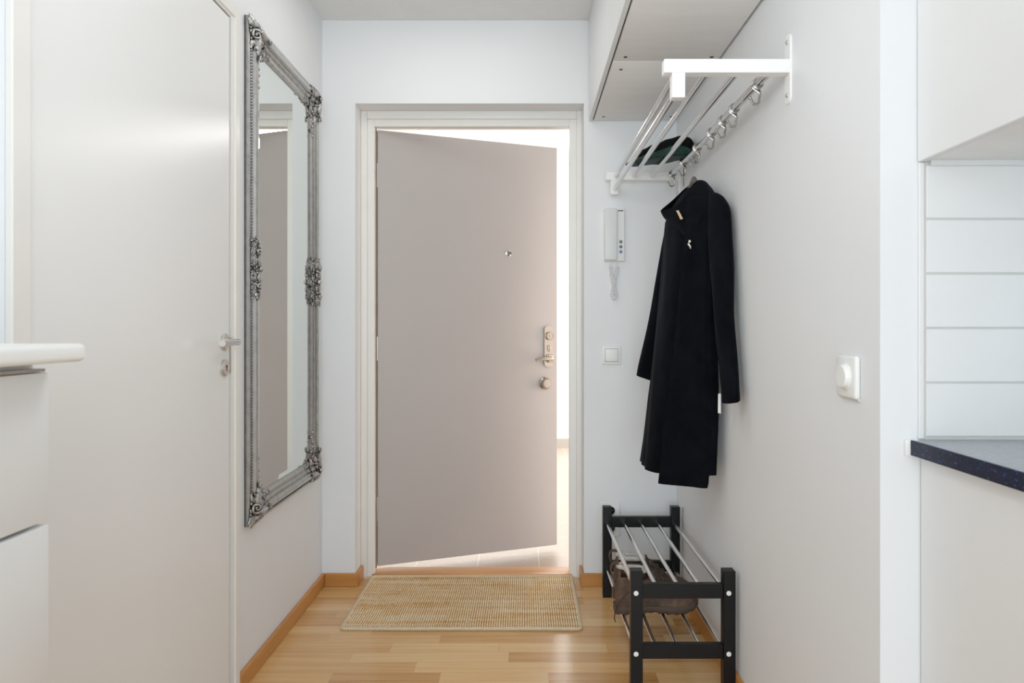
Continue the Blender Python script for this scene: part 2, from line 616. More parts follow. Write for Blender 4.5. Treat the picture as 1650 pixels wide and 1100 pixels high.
# stairwell beyond the door
struct('floor_stairwell', box(-2.2, 2.2, 3.262, 6.7, -0.08, 0.0), 'stair_tile', 'beige tiled floor of the stairwell beyond the entrance door', 'floor')
struct('wall_stairwell_far', box(-2.2, 2.2, 6.62, 6.72, 0, 2.7), 'wall', 'bright white far wall of the stairwell', 'wall')
struct('wall_stairwell_right', box(2.1, 2.2, 3.27, 6.62, 0, 2.7), 'wall', 'white side wall of the stairwell on the right', 'wall')
struct('wall_stairwell_left', box(-2.2, -2.1, 3.27, 6.62, 0, 2.7), 'wall', 'white side wall of the stairwell on the left', 'wall')
struct('ceiling_stairwell', box(-2.2, 2.2, 3.31, 6.72, 2.7, 2.8), 'wall', 'white ceiling of the stairwell', 'ceiling')
M['skirting_grey'] = plain('grey_tile_skirting', rgb(176, 168, 160), 0.4)
struct('baseboard_stairwell', box(-2.1, 2.1, 6.605, 6.62, 0, 0.09), 'skirting_grey', 'grey tile skirting at the foot of the stairwell wall', 'baseboard')

# ------------------------------------------------------------------ interior door on the left
YD0, YD1 = 1.2435, 2.092
d2 = thing('door_2', 'white flush interior door in the left wall', 'door', (XL, 1.66, 0), kind='structure')
obj('door_leaf', box(XL - 0.001, XL + 0.006, YD0 + 0.004, YD1 - 0.004, 0.008, 2.066, 0.001, 1), 'door_paint', d2)
fr = thing('trim_3', 'white frame of the interior door in the left wall', 'door frame', (XL, 1.66, 0), kind='structure')
bm = bmesh.new()
add_box(bm, XL - 0.001, XL + 0.0075, YD1 + 0.006, YD1 + 0.030, 0, 2.079)
add_box(bm, XL - 0.001, XL + 0.0075, YD0, YD0 + 0.0, 0, 2.079)
add_box(bm, XL - 0.001, XL + 0.0075, YD0, YD1 + 0.006, 2.072, 2.079)
obj('door_stop', bm, 'casing', fr, smooth=False)
bm = bmesh.new()
add_box(bm, XL - 0.001, XL + 0.013, YD1 + 0.026, YD1 + 0.058, 0, 2.115, 0.002, 1)
add_box(bm, XL - 0.001, XL + 0.013, YE_L + 0.001, YD0 - 0.002, 0, 2.115, 0.002, 1)
add_box(bm, XL - 0.001, XL + 0.013, YD0 - 0.002, YD1 + 0.026, 2.079, 2.115, 0.002, 1)
obj('architrave', bm, 'casing', fr)
bm = bmesh.new()
add_box(bm, XL - 0.001, XL + 0.0015, YD1 - 0.004, YD1 + 0.006, 0, 2.072)
add_box(bm, XL - 0.001, XL + 0.0015, YD0, YD1 + 0.006, 2.066, 2.072)
obj('shadow_gap', bm, 'dark', fr, smooth=False)
YH, ZH = 2.049, 1.092
xf = XL + 0.006
ros = obj('handle_rosette', lathe([(0.025, 0), (0.025, 0.006), (0.022, 0.009), (0.010, 0.009)], (xf, YH, ZH), (1, 0, 0)), 'steel', d2)
bm = bmesh.new()
add_tube(bm, [(xf + 0.008, YH, ZH), (xf + 0.036, YH, ZH), (xf + 0.045, YH - 0.006, ZH), (xf + 0.048, YH - 0.02, ZH), (xf + 0.046, YH - 0.115, ZH - 0.002)], [0.009, 0.009, 0.0095, 0.0095, 0.0095], 14)
obj('handle_lever', bm, 'chrome', ros)
kr = obj('key_rosette', lathe([(0.025, 0), (0.025, 0.006), (0.022, 0.009), (0, 0.009)], (xf, YH, 1.016), (1, 0, 0)), 'steel', d2)
bm = bmesh.new()
add_lathe(bm, [(0.0045, 0), (0.0045, 0.0006), (0, 0.0006)], (xf + 0.009, YH, 1.02), (1, 0, 0), 12)
add_box(bm, xf + 0.009, xf + 0.0096, YH - 0.002, YH + 0.002, 1.006, 1.02)
obj('keyhole', bm, 'dark', kr)
obj('strike_plate', box(XL + 0.001, XL + 0.0085, YD1 - 0.001, YD1 + 0.004, 1.0, 1.105), 'steel', d2)

# ------------------------------------------------------------------ drawer cabinet on the left
CE = 0.9
XF, XWT = -0.616, -0.570
dc = thing('drawer_cabinet', 'white drawer cabinet with flush fronts under the white worktop at the left', 'cabinet', (-0.95, 0.3, 0))
obj('carcass', box(-1.297, XF - 0.022, -0.3, CE, 0.0, 1.087), 'paint', dc, smooth=False)
obj('grip_profile', box(XF - 0.022, XF - 0.002, -0.3, CE - 0.006, 1.0755, 1.0795), 'taupe', dc, smooth=False)
for z0, z1 in ((0.8835, 1.0745), (0.678, 0.8785), (0.4725, 0.673), (0.08, 0.4675)):
    obj('drawer', box(XF - 0.02, XF, -0.29, CE - 0.001, z0, z1, 0.0025, 2), 'paint', dc)
wt = obj('worktop', box(-1.297, XWT, -0.3, CE + 0.004, 1.0882, 1.1115, 0.007, 4), 'worktop_white')
tag(wt, 'white worktop with rounded edge lying on the drawer cabinet at the left', 'worktop')

# ------------------------------------------------------------------ kitchen on the right
YT = YE_R
bm = bmesh.new()
xt0, zt0 = 0.7475, 0.924
for r in range(6):
    z0 = zt0 + 0.006 + r * 0.1017
    x = xt0
    for w_ in (0.298, 0.298, 0.06):
        z1 = min(z0 + 0.098, 1.4415)
        if z1 > z0 + 0.01:
            add_box(bm, x, min(x + w_ - 0.0035, 1.399), YT - 0.007, YT, z0, z1, 0.0012, 1)
        x += w_
tl = thing('wall_backsplash', 'white tiled backsplash between countertop and kitchen wall cabinet', 'tiles', (1.0, YT, zt0), kind='structure')
obj('tile_field', bm, 'paint', tl)
obj('grout_bed', box(xt0 - 0.003, 1.4, YT - 0.0045, YT, zt0, 1.4415), 'grout', tl, smooth=False)
obj('edge_strip', box(0.734, xt0 - 0.003, YT - 0.006, YT, zt0, 1.4415, 0.002, 1), 'paint', tl)

ct = thing('countertop', 'grey countertop with blue speckled front edge against the wall end', 'countertop', (1.05, 0.8, 0.896))
M['ct_top'] = plain('grey_laminate', rgb(150, 156, 164), 0.35, var=0.15, scale=90)
obj('top_slab', box(0.7205, 1.396, 0.1, YT - 0.008, 0.8955, 0.9228), 'ct_top', ct, smooth=False)
obj('front_edge', box(0.7165, 0.7205, 0.1, YT - 0.008, 0.8955, 0.9235), 'granite', ct, smooth=False)
obj('end_cap', box(0.708, 0.735, YT - 0.0078, YT, 0.8935, 0.9240, 0.0025, 2), 'plastic', ct)

kb = thing('base_cabinet', 'white kitchen base cabinet with plain front under the countertop', 'cabinet', (1.05, 0.8, 0))
obj('carcass', box(0.757, 1.396, 0.1, YT - 0.002, 0.0, 0.895), 'paint', kb, smooth=False)
obj('door', box(0.738, 0.756, 0.703, YT - 0.003, 0.1, 0.893, 0.0015, 1), 'paint', kb)
obj('door', box(0.738, 0.756, 0.103, 0.700, 0.1, 0.893, 0.0015, 1), 'paint', kb)
ku = thing('hanging_cabinet', 'white kitchen wall cabinet above the tiled backsplash', 'cabinet', (1.05, 0.8, 1.442))
obj('carcass', box(0.752, 1.1, 0.1, YT - 0.001, 1.4445, ZC - 0.001), 'cab_under', ku, smooth=False)
obj('door', box(0.7325, 0.7508, 0.703, YT - 0.002, 1.442, ZC - 0.004, 0.0015, 1), 'paint', ku)
obj('door', box(0.7325, 0.7508, 0.103, 0.700, 1.442, ZC - 0.004, 0.0015, 1), 'paint', ku)
obj('light_rail', box(0.752, 1.1, YT - 0.014, YT - 0.001, 1.4335, 1.4445, 0.001, 1), 'plastic_grey', ku)

# dimmer on the right wall end
dm = thing('dimmer_switch', 'white dimmer with round knob at the end of the right wall', 'switch', (XR, 1.418, 1.033))
bm = box(XR - 0.012, XR, 1.3755, 1.4605, 0.990, 1.076, 0.0055, 3)
obj('cover_plate', bm, 'plastic', dm)
obj('dimmer_knob', lathe([(0.0270, 0), (0.0262, 0.002), (0.0245, 0.003), (0.0238, 0.008), (0.0215, 0.0105), (0, 0.0112)], (XR - 0.012, 1.418, 1.034), (-1, 0, 0), 36), 'plastic', dm)
obj('base_plate', box(XR - 0.004, XR, 1.379, 1.457, 0.9868, 0.9915), 'plastic_grey', dm, smooth=False)

# ------------------------------------------------------------------ things on the back wall
ic = thing('intercom_phone', 'white wall intercom handset with curly cord right of the entrance door', 'intercom', (0.388, YB, 1.428))
obj('housing', box(0.344, 0.432, YB - 0.024, YB, 1.428, 1.655, 0.003, 2), 'plastic', ic)
obj('handset', box(0.3435, 0.3985, YB - 0.042, YB - 0.022, 1.430, 1.6545, 0.005, 3), 'plastic_grey', ic)
obj('speaker_slot', box(0.4035, 0.4265, YB - 0.0248, YB - 0.0236, 1.6445, 1.6485), 'dark', ic, smooth=False)
for z, m_ in ((1.511, 'grey_button'), (1.489, 'grey_button'), (1.467, 'blue_button')):
    b = obj('button', lathe([(0.0072, 0), (0.0072, 0.003), (0.0045, 0.0042), (0, 0.0042)], (0.4155, YB - 0.0235, z), (0, -1, 0), 20), m_, ic)
    if m_ == 'blue_button':
        b['label'] = 'blue button'
# curly cord: coil along a hanging loop
path = []
base = [(0.371, 1.428), (0.372, 1.40), (0.378, 1.36), (0.386, 1.32), (0.394, 1.290), (0.397, 1.274), (0.391, 1.264), (0.383, 1.265), (0.379, 1.276), (0.383, 1.30), (0.390, 1.34), (0.397, 1.37), (0.401, 1.40), (0.398, 1.428)]


def catmull(pts, n):
    P = [Vector(p) for p in pts]
    out = []
    for i in range(len(P) - 1):
        p0, p1, p2, p3 = P[max(i - 1, 0)], P[i], P[i + 1], P[min(i + 2, len(P) - 1)]
        for k in range(n):
            t = k / n
            out.append(0.5 * ((2 * p1) + (p2 - p0) * t + (2 * p0 - 5 * p1 + 4 * p2 - p3) * t * t + (3 * p1 - p0 - 3 * p2 + p3) * t ** 3))
    out.append(P[-1])
    return out


cl = catmull([(x, YB - 0.014, z) for x, z in base], 40)
coil = []
s_ = 0.0
for i, p in enumerate(cl):
    if i:
        s_ += (p - cl[i - 1]).length
    d = (cl[min(i + 1, len(cl) - 1)] - cl[max(i - 1, 0)]).normalized()
    a = Vector((0, 1, 0)); b = d.cross(a).normalized()
    total = s_
    ph = 2 * PI * s_ / 0.0078
    edge = min(i, len(cl) - 1 - i)
    R = 0.0072 * min(1.0, max(0.0, (edge - 28) / 10.0))
    coil.append(p + a * R * math.cos(ph) + b * R * math.sin(ph))
cc = catmull(coil, 2)
obj('curly_cord', tube(cc, 0.0019, 6), 'plastic', ic)

sw = thing('light_switch', 'white square rocker light switch below the intercom', 'switch', (0.377, YB, 0.974))
bm = bmesh.new()
x0, x1, z0, z1 = 0.336, 0.418, 0.975, 1.056
add_box(bm, x0, x1, YB - 0.009, YB, z0, z1, 0.003, 2)
obj('switch_frame', bm, 'plastic', sw)
obj('shadow_gap', box(x0 + 0.0115, x1 - 0.0115, YB - 0.0097, YB - 0.0088, z0 + 0.0115, z1 - 0.0115), 'grey_button', sw, smooth=False)
obj('rocker', box(x0 + 0.013, x1 - 0.013, YB - 0.0135, YB - 0.008, z0 + 0.013, z1 - 0.013, 0.002, 2), 'plastic', sw)

so = thing('power_socket', 'white double wall socket behind the far end of the shoe rack', 'socket', (0.372, YB, 0.219))
obj('cover_plate', box(0.330, 0.414, YB - 0.011, YB, 0.219, 0.371, 0.005, 3), 'plastic', so)
for z in (0.333, 0.257):
    bm = bmesh.new()
    add_lathe(bm, [(0.0215, 0.0), (0.0215, 0.0022), (0.0185, 0.0022), (0.0182, -0.001), (0, -0.001)], (0.372, YB - 0.011, z), (0, -1, 0), 30)
    so2 = obj('socket_outlet', bm, 'plastic', so)
    bm = bmesh.new()
    for dx in (-0.0095, 0.0095):
        add_lathe(bm, [(0.0026, 0), (0.0026, 0.0008), (0, 0.0008)], (0.372 + dx, YB - 0.0103, z + 0.002), (0, -1, 0), 12)
    add_tube(bm, [(0.372 + 0.0198 * math.cos(k * PI / 12), YB - 0.0132, z + 0.0198 * math.sin(k * PI / 12)) for k in range(24)], 0.0009, 6, closed=True)
    obj('socket_hole', bm, 'grey_button', so2)

# ------------------------------------------------------------------ overhead cupboards on the right wall
ZK = 2.045
XD = 0.277


def cupboard(y0, y1, label):
    t = thing('hanging_cupboard', label, 'cupboard', ((XD + XR) / 2, (y0 + y1) / 2, ZK), 'overhead cupboards at the ceiling')
    obj('carcass', box(XD + 0.0215, XR - 0.009, y0 + 0.0006, y1 - 0.0006, ZK, ZC - 0.001, 0.0016, 2), 'cab_under', t)
    obj('door', box(XD, XD + 0.0155, y0 + 0.0015, y1 - 0.0015, ZK - 0.002, ZC - 0.003, 0.001, 1), 'paint', t)
    obj('shadow_gap', box(XD + 0.0155, XD + 0.0215, y0 + 0.004, y1 - 0.002, ZK + 0.006, ZC - 0.004), 'dark', t, smooth=False)
    for x in (0.336, 0.626):
        for y in (y0 + 0.078, y1 - (0.034 if y0 < 2 else 0.060)):
            obj('screw', lathe([(0.0066, -0.001), (0.0066, 0.0008), (0, 0.0008)], (x, y, ZK), (0, 0, -1), 12), 'dark', t)
    return t


cupboard(2.373, YB - 0.004, 'white overhead cupboard at the ceiling in the corner by the entrance door')
cupboard(1.691, 2.373, 'white overhead cupboard at the ceiling directly above the near bracket of the hat rack')

# ------------------------------------------------------------------ hat rack
hr = thing('hat_rack', 'white wall hat rack with chrome rods and hook rail on the right wall', 'hat rack', (XR, 2.36, 1.70))
BX0 = 0.346
YN, YF = 1.735, 2.985
for yb in (YN, YF):
    bm = bmesh.new()
    add_box(bm, BX0, XR - 0.004, yb, yb + 0.032, 1.7705, 1.8045, 0.0012, 1)
    add_box(bm, 0.366, 0.399, yb + 0.0015, yb + 0.0305, 1.709, 1.7715, 0.0012, 1)
    br = obj('bracket', bm, 'white_metal', hr)
    # flat wall plate with rounded ends
    bm = bmesh.new()
    pr = []
    yc, hw, zt, zb = yb + 0.016, 0.017, 1.872, 1.697
    for k in range(9):
        a = PI * k / 8; pr.append((yc + hw * math.cos(a), zt - hw + hw * math.sin(a)))
    for k in range(9):
        a = PI + PI * k / 8; pr.append((yc + hw * math.cos(a), zb + hw + hw * math.sin(a)))
    A = [bm.verts.new((XR - 0.005, y, z)) for y, z in pr]; B = [bm.verts.new((XR, y, z)) for y, z in pr]
    bm.faces.new(A); bm.faces.new(list(reversed(B)))
    for k in range(len(A)):
        bm.faces.new((A[k], A[(k + 1) % len(A)], B[(k + 1) % len(A)], B[k]))
    wp = obj('wall_plate', bm, 'white_metal', br)
    for z in (1.852, 1.718):
        bm = bmesh.new()
        add_lathe(bm, [(0.0058, 0), (0.0055, 0.0025), (0.003, 0.004), (0, 0.0042)], (XR - 0.005, yc, z), (-1, 0, 0), 16)
        obj('screw', bm, 'steel', br)
RODR = 0.0088
for x, z in ((0.3875, 1.7875), (0.464, 1.7875), (0.541, 1.7875), (0.3825, 1.7335)):
    obj('rod', tube([(x, YN + 0.004, z), (x, YF + 0.004, z)], RODR, 18), 'rod_chrome', hr)
XH, ZHR = 0.622, 1.7875
rail = obj('hook_rail', tube([(XH, YN + 0.004, ZHR), (XH, YF + 0.004, ZHR)], 0.0108, 18), 'rod_chrome', hr)

# sliding hooks
HOOKS = [(1.868, 'chrome rail hook nearest the near white bracket of the hat rack'),
         (2.076, 'second chrome rail hook from the near bracket of the hat rack'),
         (2.192, 'third chrome rail hook from the near bracket, in the middle of the row'),
         (2.328, 'fourth chrome rail hook from the near bracket, just before the hanger hook'),
         (2.520, 'chrome rail hook carrying the coat hanger'),
         (2.735, 'chrome rail hook just behind the hanger, holding the thin wire loop'),
         (2.940, 'chrome rail hook farthest back beside the far bracket')]


def make_hook(y, label):
    t = thing('rail_hook', label, 'hook', (XH, y, ZHR), 'hooks sliding on the hat rack rail')
    bm = bmesh.new()
    for dy in (-0.006, 0.006):
        add_tube(bm, [(XH + 0.0130 * math.cos(a), y + dy, ZHR + 0.0130 * math.sin(a)) for a in [2 * PI * k / 24 for k in range(24)]], 0.0032, 8, closed=True)
    obj('ring', bm, 'hook_chrome', t)
    zb = ZHR - 0.013
    pts = [(XH + 0.006, y + 0.004, zb), (XH + 0.008, y, zb - 0.010), (XH + 0.006, y, zb - 0.024)]
    for k in range(8):
        a = -0.35 + (PI + 0.15) * k / 7
        pts.append((XH - 0.004 + 0.0100 * math.cos(a), y, zb - 0.031 - 0.0100 * math.sin(a)))
    pts.append((XH - 0.019, y, zb - 0.024))
    bm = bmesh.new()
    P = catmull(pts, 4)
    add_tube(bm, P, 0.0034, 10)
    add_blob(bm, P[-1], 0.0048, 0.0048, 0.0048, None, 2)
    add_tube(bm, [(XH + 0.007, y, zb - 0.012), (XH - 0.006, y, zb - 0.002)], 0.0026, 8)
    obj('hook_arm', bm, 'hook_chrome', t)
    return t


hk = make_hook(*HOOKS[0])
for y, lab in HOOKS[1:]:
    c = hk.copy(); COL.objects.link(c); c.location = (XH, y, ZHR); c['label'] = lab
    for ch in hk.children:
        d = ch.copy(); COL.objects.link(d); d.parent = c

# cap on the rack
cap = thing('cloth_cap', 'crumpled black cap with dark green lower layer lying on the hat rack rods', 'cap', (0.53, 2.77, 1.797))
AXC = Vector((0.212, -0.175, 0)).normalized(); NXC = Vector((AXC.y, -AXC.x, 0)) * -1.0


def cap_pt(s, t, h):
    return Vector((0.527, 2.77, 1.7975)) + AXC * s + NXC * t + Vector((0, 0, h))


def cap_mesh(L, Wd, z0, h, n=40, m=24, skew=0.0, seed=0.0, amp=0.008):
    bm = bmesh.new()
    rows = []
    for i in range(n + 1):
        s = -1 + 2 * i / n
        e = max(0.0, 1 - abs(s) ** 2.6) ** 0.5
        rr = []
        hh = h * (0.62 + 0.38 * s) if skew else h
        for k in range(m):
            a = 2 * PI * k / m
            zz = math.sin(a)
            zz = zz if zz > 0 else zz * 0.25
            p = cap_pt(s * L, math.cos(a) * Wd * (0.12 + 0.88 * e), z0 + hh * (0.2 + 0.8 * e) * max(zz, -0.2) + 0.0)
            q = p * 22 + Vector((seed, 0, 0))
            p += Vector((noise.noise(q), noise.noise(q + Vector((9, 3, 1))), abs(noise.noise(q + Vector((2, 7, 5)))))) * amp * e
            if p.z < 1.7968:
                p.z = 1.7968
            rr.append(bm.verts.new(p))
        rows.append(rr)
    for A, B in zip(rows, rows[1:]):
        for k in range(m):
            bm.faces.new((A[k], A[(k + 1) % m], B[(k + 1) % m], B[k]))
    bm.faces.new(list(reversed(rows[0]))); bm.faces.new(rows[-1])
    return bm


o = obj('lining', cap_mesh(0.145, 0.055, 0.004, 0.055, seed=3.0, skew=0.5), 'cap_green', cap, angle=180); subsurf(o)
o = obj('crown', cap_mesh(0.132, 0.058, 0.030, 0.075, seed=11.0, skew=0.5), 'cap_black', cap, angle=180); subsurf(o)
for v in o.data.vertices:
    v.co += Vector(NXC) * 0.03 + Vector(AXC) * 0.008 + Vector((0, 0, 0.004))

# ------------------------------------------------------------------ shoe rack
sr = thing('shoe_rack', 'black wooden shoe rack with chrome rods along the right wall', 'shoe rack', (0.488, 2.54, 0))
RX0, RX1, RY0, RY1, RZ = 0.326, 0.650, 2.150, 2.960, 0.381
PW = 0.037
for y in (RY0, RY1 - 0.036):
    for x in (RX0, RX1 - PW):
        leg = obj('leg', box(x, x + PW, y, y + 0.036, 0, RZ, 0.0014, 1), 'black_wood', sr)
        for z in (0.313, 0.125):
            yy, ax = (y, (0, -1, 0)) if y == RY0 else (y, (0, -1, 0))
            if y == RY0:
                obj('screw_cap', lathe([(0.0074, -0.001), (0.0074, 0.0012), (0.0058, 0.0022), (0, 0.0024)], (x + PW * 0.42, y, z), ax, 18), 'plastic', leg)
    for z0, z1 in ((0.294, 0.338), (0.107, 0.151)):
        obj('rail', box(RX0 + PW, RX1 - PW, y + 0.006, y + 0.030, z0, z1, 0.0014, 1), 'black_wood', sr)
for k in range(5):
    x = 0.344 + k * 0.0700
    obj('rod', tube([(x, RY0 + 0.03, 0.313), (x, RY1 - 0.03, 0.313)], 0.0073, 14), 'chrome', sr)
for k in range(5):
    x = 0.344 + k * 0.0700
    obj('rod', tube([(x, RY0 + 0.03, 0.121), (x, RY1 - 0.03, 0.121)], 0.0070, 14), 'chrome', sr)

# ------------------------------------------------------------------ boots
ZS = 0.1278


def boot(loc, label, yaw=0.0, mirror=1):
    """toe towards +X; built at its own origin, sole on z = 0"""
    t = thing('ankle_boot', label, 'boot', loc, 'brown boots on the shoe rack')
    t.rotation_euler = (0, 0, yaw)

    def part(name, bm, mat, par, angle=180, sub=0):
        bmesh.ops.recalc_face_normals(bm, faces=bm.faces)
        me = bpy.data.meshes.new(name)
        if mirror < 0:
            for v in bm.verts: v.co.y *= -1
            bmesh.ops.reverse_faces(bm, faces=bm.faces)
        bm.to_mesh(me); bm.free()
        o = bpy.data.objects.new(name, me); COL.objects.link(o); o.parent = par
        me.materials.append(M[mat])
        for p in me.polygons: p.use_smooth = True
        if angle < 180: me.set_sharp_from_angle(angle=math.radians(angle))
        if sub: subsurf(o, sub)
        return o
    # stations along the length: x, half width, centre y shift
    st = [(-0.148, 0.018), (-0.140, 0.028), (-0.120, 0.035), (-0.08, 0.036), (-0.03, 0.034), (0.02, 0.039), (0.06, 0.046), (0.10, 0.045), (0.125, 0.036), (0.140, 0.022), (0.147, 0.008)]
    # sole with tread waves
    bm = bmesh.new()
    n = 60

    def interp(tab, x):
        for (xa, va), (xb, vb) in zip(tab, tab[1:]):
            if xa <= x <= xb:
                f = (x - xa) / (xb - xa)
                f = f * f * (3 - 2 * f)
                return va + (vb - va) * f
        return tab[-1][1]
    rows = []
    for i in range(n + 1):
        x = -0.150 + 0.299 * i / n
        xx = min(max(x, -0.148), 0.147)
        w_ = interp(st, xx) + 0.005
        toe = max(0, (x - 0.06) / 0.09) ** 2 * 0.020
        arch = 0.006 * math.exp(-((x + 0.02) / 0.03) ** 2)
        tread = 0.0035 if (i // 3) % 2 else 0.0
        zb = toe + arch + tread
        zt = 0.030 + toe * 0.8
        ring = [bm.verts.new((x, y, z)) for y, z in ((-w_ * 0.86, zb), (-w_, zb + 0.006), (-w_ * 1.0, zt - 0.004), (-w_ * 0.94, zt), (w_ * 0.94, zt), (w_, zt - 0.004), (w_, zb + 0.006), (w_ * 0.86, zb))]
        rows.append(ring)
    for A, B in zip(rows, rows[1:]):
        for k in range(8):
            bm.faces.new((A[k], A[(k + 1) % 8], B[(k + 1) % 8], B[k]))
    bm.faces.new(list(reversed(rows[0]))); bm.faces.new(rows[-1])
    part('sole', bm, 'sole', t, 50)
    # upper: loft along z for the shaft and along x for the vamp, as one profile in x
    top = [(-0.148, 0.100), (-0.140, 0.150), (-0.120, 0.160), (-0.08, 0.150), (-0.045, 0.146), (-0.02, 0.140), (0.0, 0.122), (0.03, 0.098), (0.06, 0.082), (0.10, 0.074), (0.125, 0.064), (0.140, 0.048), (0.147, 0.034)]
    bm = bmesh.new()
    rows = []
    n, m = 36, 22
    for i in range(n + 1):
        x = -0.147 + 0.293 * i / n
        w_ = interp(st, x)
        h = interp(top, x)
        z0 = 0.024 + max(0, (x - 0.06) / 0.09) ** 2 * 0.018
        rr = []
        for k in range(m + 1):
            a = PI * k / m
            c, s = math.cos(a), math.sin(a)
            ex = 0.62 if x > -0.02 else 0.45
            yy = -w_ * (abs(c) ** ex) * (1 if c > 0 else -1)
            tt = s ** (0.8)
            waist = 1 - 0.16 * math.exp(-((tt - 0.45) / 0.2) ** 2) * (1 if x < 0.03 else 0.3)
            p = Vector((x, yy * waist, z0 + (h - z0) * tt))
            nz = noise.noise(p * 30) * 0.0035 + noise.noise(p * 11 + Vector((4, 1, 2))) * 0.005
            cr = 0.004 * math.sin(p.z * 130 + p.x * 60) * math.exp(-((x + 0.04) / 0.05) ** 2) * s
            p += Vector((0, (1 if yy > 0 else -1) * (nz + cr), nz * 0.8 * s))
            rr.append(bm.verts.new(p))
        rows.append(rr)
    skip = []
    for i, (A, B) in enumerate(zip(rows, rows[1:])):
        x = A[0].co.x
        for k in range(m):
            if -0.135 < x < -0.035 and 6 <= k < m - 6:
                continue                              # ankle opening
            bm.faces.new((A[k], A[k + 1], B[k + 1], B[k]))
    bm.faces.new(rows[0]); bm.faces.new(list(reversed(rows[-1])))
    up = part('upper', bm, 'leather', t)
    so_ = up.modifiers.new('thick', 'SOLIDIFY'); so_.thickness = 0.004; so_.offset = -1
    subsurf(up, 1)
    # padded grey collar lining around the opening and footbed
    bm = bmesh.new()
    ring = []
    for k in range(28):
        a = 2 * PI * k / 28
        x = -0.086 + 0.050 * math.cos(a); y = 0.024 * math.sin(a)
        ring.append((x, y, 0.150 + (0.012 if math.cos(a) < -0.6 else 0) - 0.012 * max(0, math.cos(a)) * 0.2))
    add_tube(bm, ring, 0.0085, 10, closed=True)
    add_blob(bm, (-0.086, 0, 0.10), 0.052, 0.026, 0.012)
    part('lining', bm, 'grey_lining', t)
    # tongue
    bm = bmesh.new()
    for sgn in (0,):
        rows = []
        for i in range(9):
            f = i / 8
            c = Vector((0.030 - 0.050 * f, 0, 0.088 + 0.046 * f))
            rows.append([bm.verts.new(c + Vector((0.006 * (1 - (j / 4 - 1) ** 2), (j / 4 - 1) * (0.018 + 0.008 * f), 0.006 * (1 - (j / 4 - 1) ** 2)))) for j in range(9)])
        for A, B in zip(rows, rows[1:]):
            for j in range(8):
                bm.faces.new((A[j], A[j + 1], B[j + 1], B[j]))
    tg = part('tongue', bm, 'leather', t)
    s2 = tg.modifiers.new('thick', 'SOLIDIFY'); s2.thickness = 0.006; s2.offset = 0
    # laces
    bm = bmesh.new()
    for q in range(4):
        f = q / 3
        x = 0.040 - 0.062 * f; z = 0.098 + 0.050 * f
        add_tube(bm, catmull([(x + 0.004, -0.030, z - 0.014), (x, -0.014, z + 0.003), (x - 0.006, 0.010, z + 0.006), (x - 0.008, 0.030, z - 0.008)], 5), 0.0022, 6)
        add_tube(bm, catmull([(x + 0.004, 0.030, z - 0.014), (x, 0.014, z + 0.003), (x - 0.006, -0.010, z + 0.006), (x - 0.008, -0.030, z - 0.008)], 5), 0.0022, 6)
    if mirror > 0:
        add_tube(bm, catmull([(-0.012, -0.030, 0.140), (-0.060, -0.047, 0.120), (-0.120, -0.046, 0.075), (-0.150, -0.042, 0.030), (-0.157, -0.042, -0.004), (-0.153, -0.044, -0.018)], 6), 0.0022, 6)
    part('lace', bm, 'lace', t)
    # heel pull loop
    bm = bmesh.new()
    rows = []
    P = catmull([(-0.126, 0, 0.152), (-0.138, 0, 0.172), (-0.156, 0, 0.170), (-0.162, 0, 0.150), (-0.154, 0, 0.122), (-0.148, 0, 0.108)], 5)
    for p in P:
        rows.append([bm.verts.new(p + Vector((0, dy, 0))) for dy in (-0.010, 0.010)])
    for A, B in zip(rows, rows[1:]):
        bm.faces.new((A[0], A[1], B[1], B[0]))
    hl = part('heel_loop', bm, 'leather', t)
    s3 = hl.modifiers.new('thick', 'SOLIDIFY'); s3.thickness = 0.004; s3.offset = 0
    return t


boot((0.464, 2.475, ZS), 'brown suede boot nearer the viewer on the lower shelf of the shoe rack', 0.06, 1)
boot((0.476, 2.600, ZS), 'brown suede boot farther back on the lower shelf, behind the other boot', -0.03, -1)

# ------------------------------------------------------------------ door mat
mx0, mx1, my0, my1, mz = -0.699, 0.215, 2.600, 3.163, 0.009
rg = thing('door_mat', 'woven jute door mat with pale binding on the floor before the entrance door', 'door mat', ((mx0 + mx1) / 2, (my0 + my1) / 2, 0))
NXR, NYR = 98, 34                                # ribs across, loops deep
nx, ny = NXR * 6, NYR * 5
bm = bmesh.new()
lay = bm.verts.layers.float.new('depth')
grid = []
ins = 0.008
for j in range(ny + 1):
    fy = j / ny
    y = my0 + ins + (my1 - my0 - 2 * ins) * fy
    row = []
    for i in range(nx + 1):
        fx = i / nx
        x = mx0 + ins + (mx1 - mx0 - 2 * ins) * fx
        rx = fx * NXR
        rib = int(rx)
        prof = max(0.0, math.sin(PI * (rx % 1.0))) ** 0.6
        ly = fy * NYR + 0.5 * (rib % 2) + 0.25 * noise.noise(Vector((rib * 1.7, fy * 9, 0)))
        loop = 0.25 + 0.75 * abs(math.sin(PI * ly)) ** 0.7
        hgt = prof * loop
        var = 0.8 + 0.35 * noise.noise(Vector((x * 60, y * 60, 2)))
        v = bm.verts.new((x + 0.0012 * noise.noise(Vector((x * 14, y * 40, 5))), y, mz - 0.005 + 0.0085 * hgt * var))
        v[lay] = min(1.0, hgt)
        row.append(v)
    grid.append(row)
for A, B in zip(grid, grid[1:]):
    for i in range(nx):
        bm.faces.new((A[i], A[i + 1], B[i + 1], B[i]))
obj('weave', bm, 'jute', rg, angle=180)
bm = bmesh.new()
rc = 0.022
pts = []
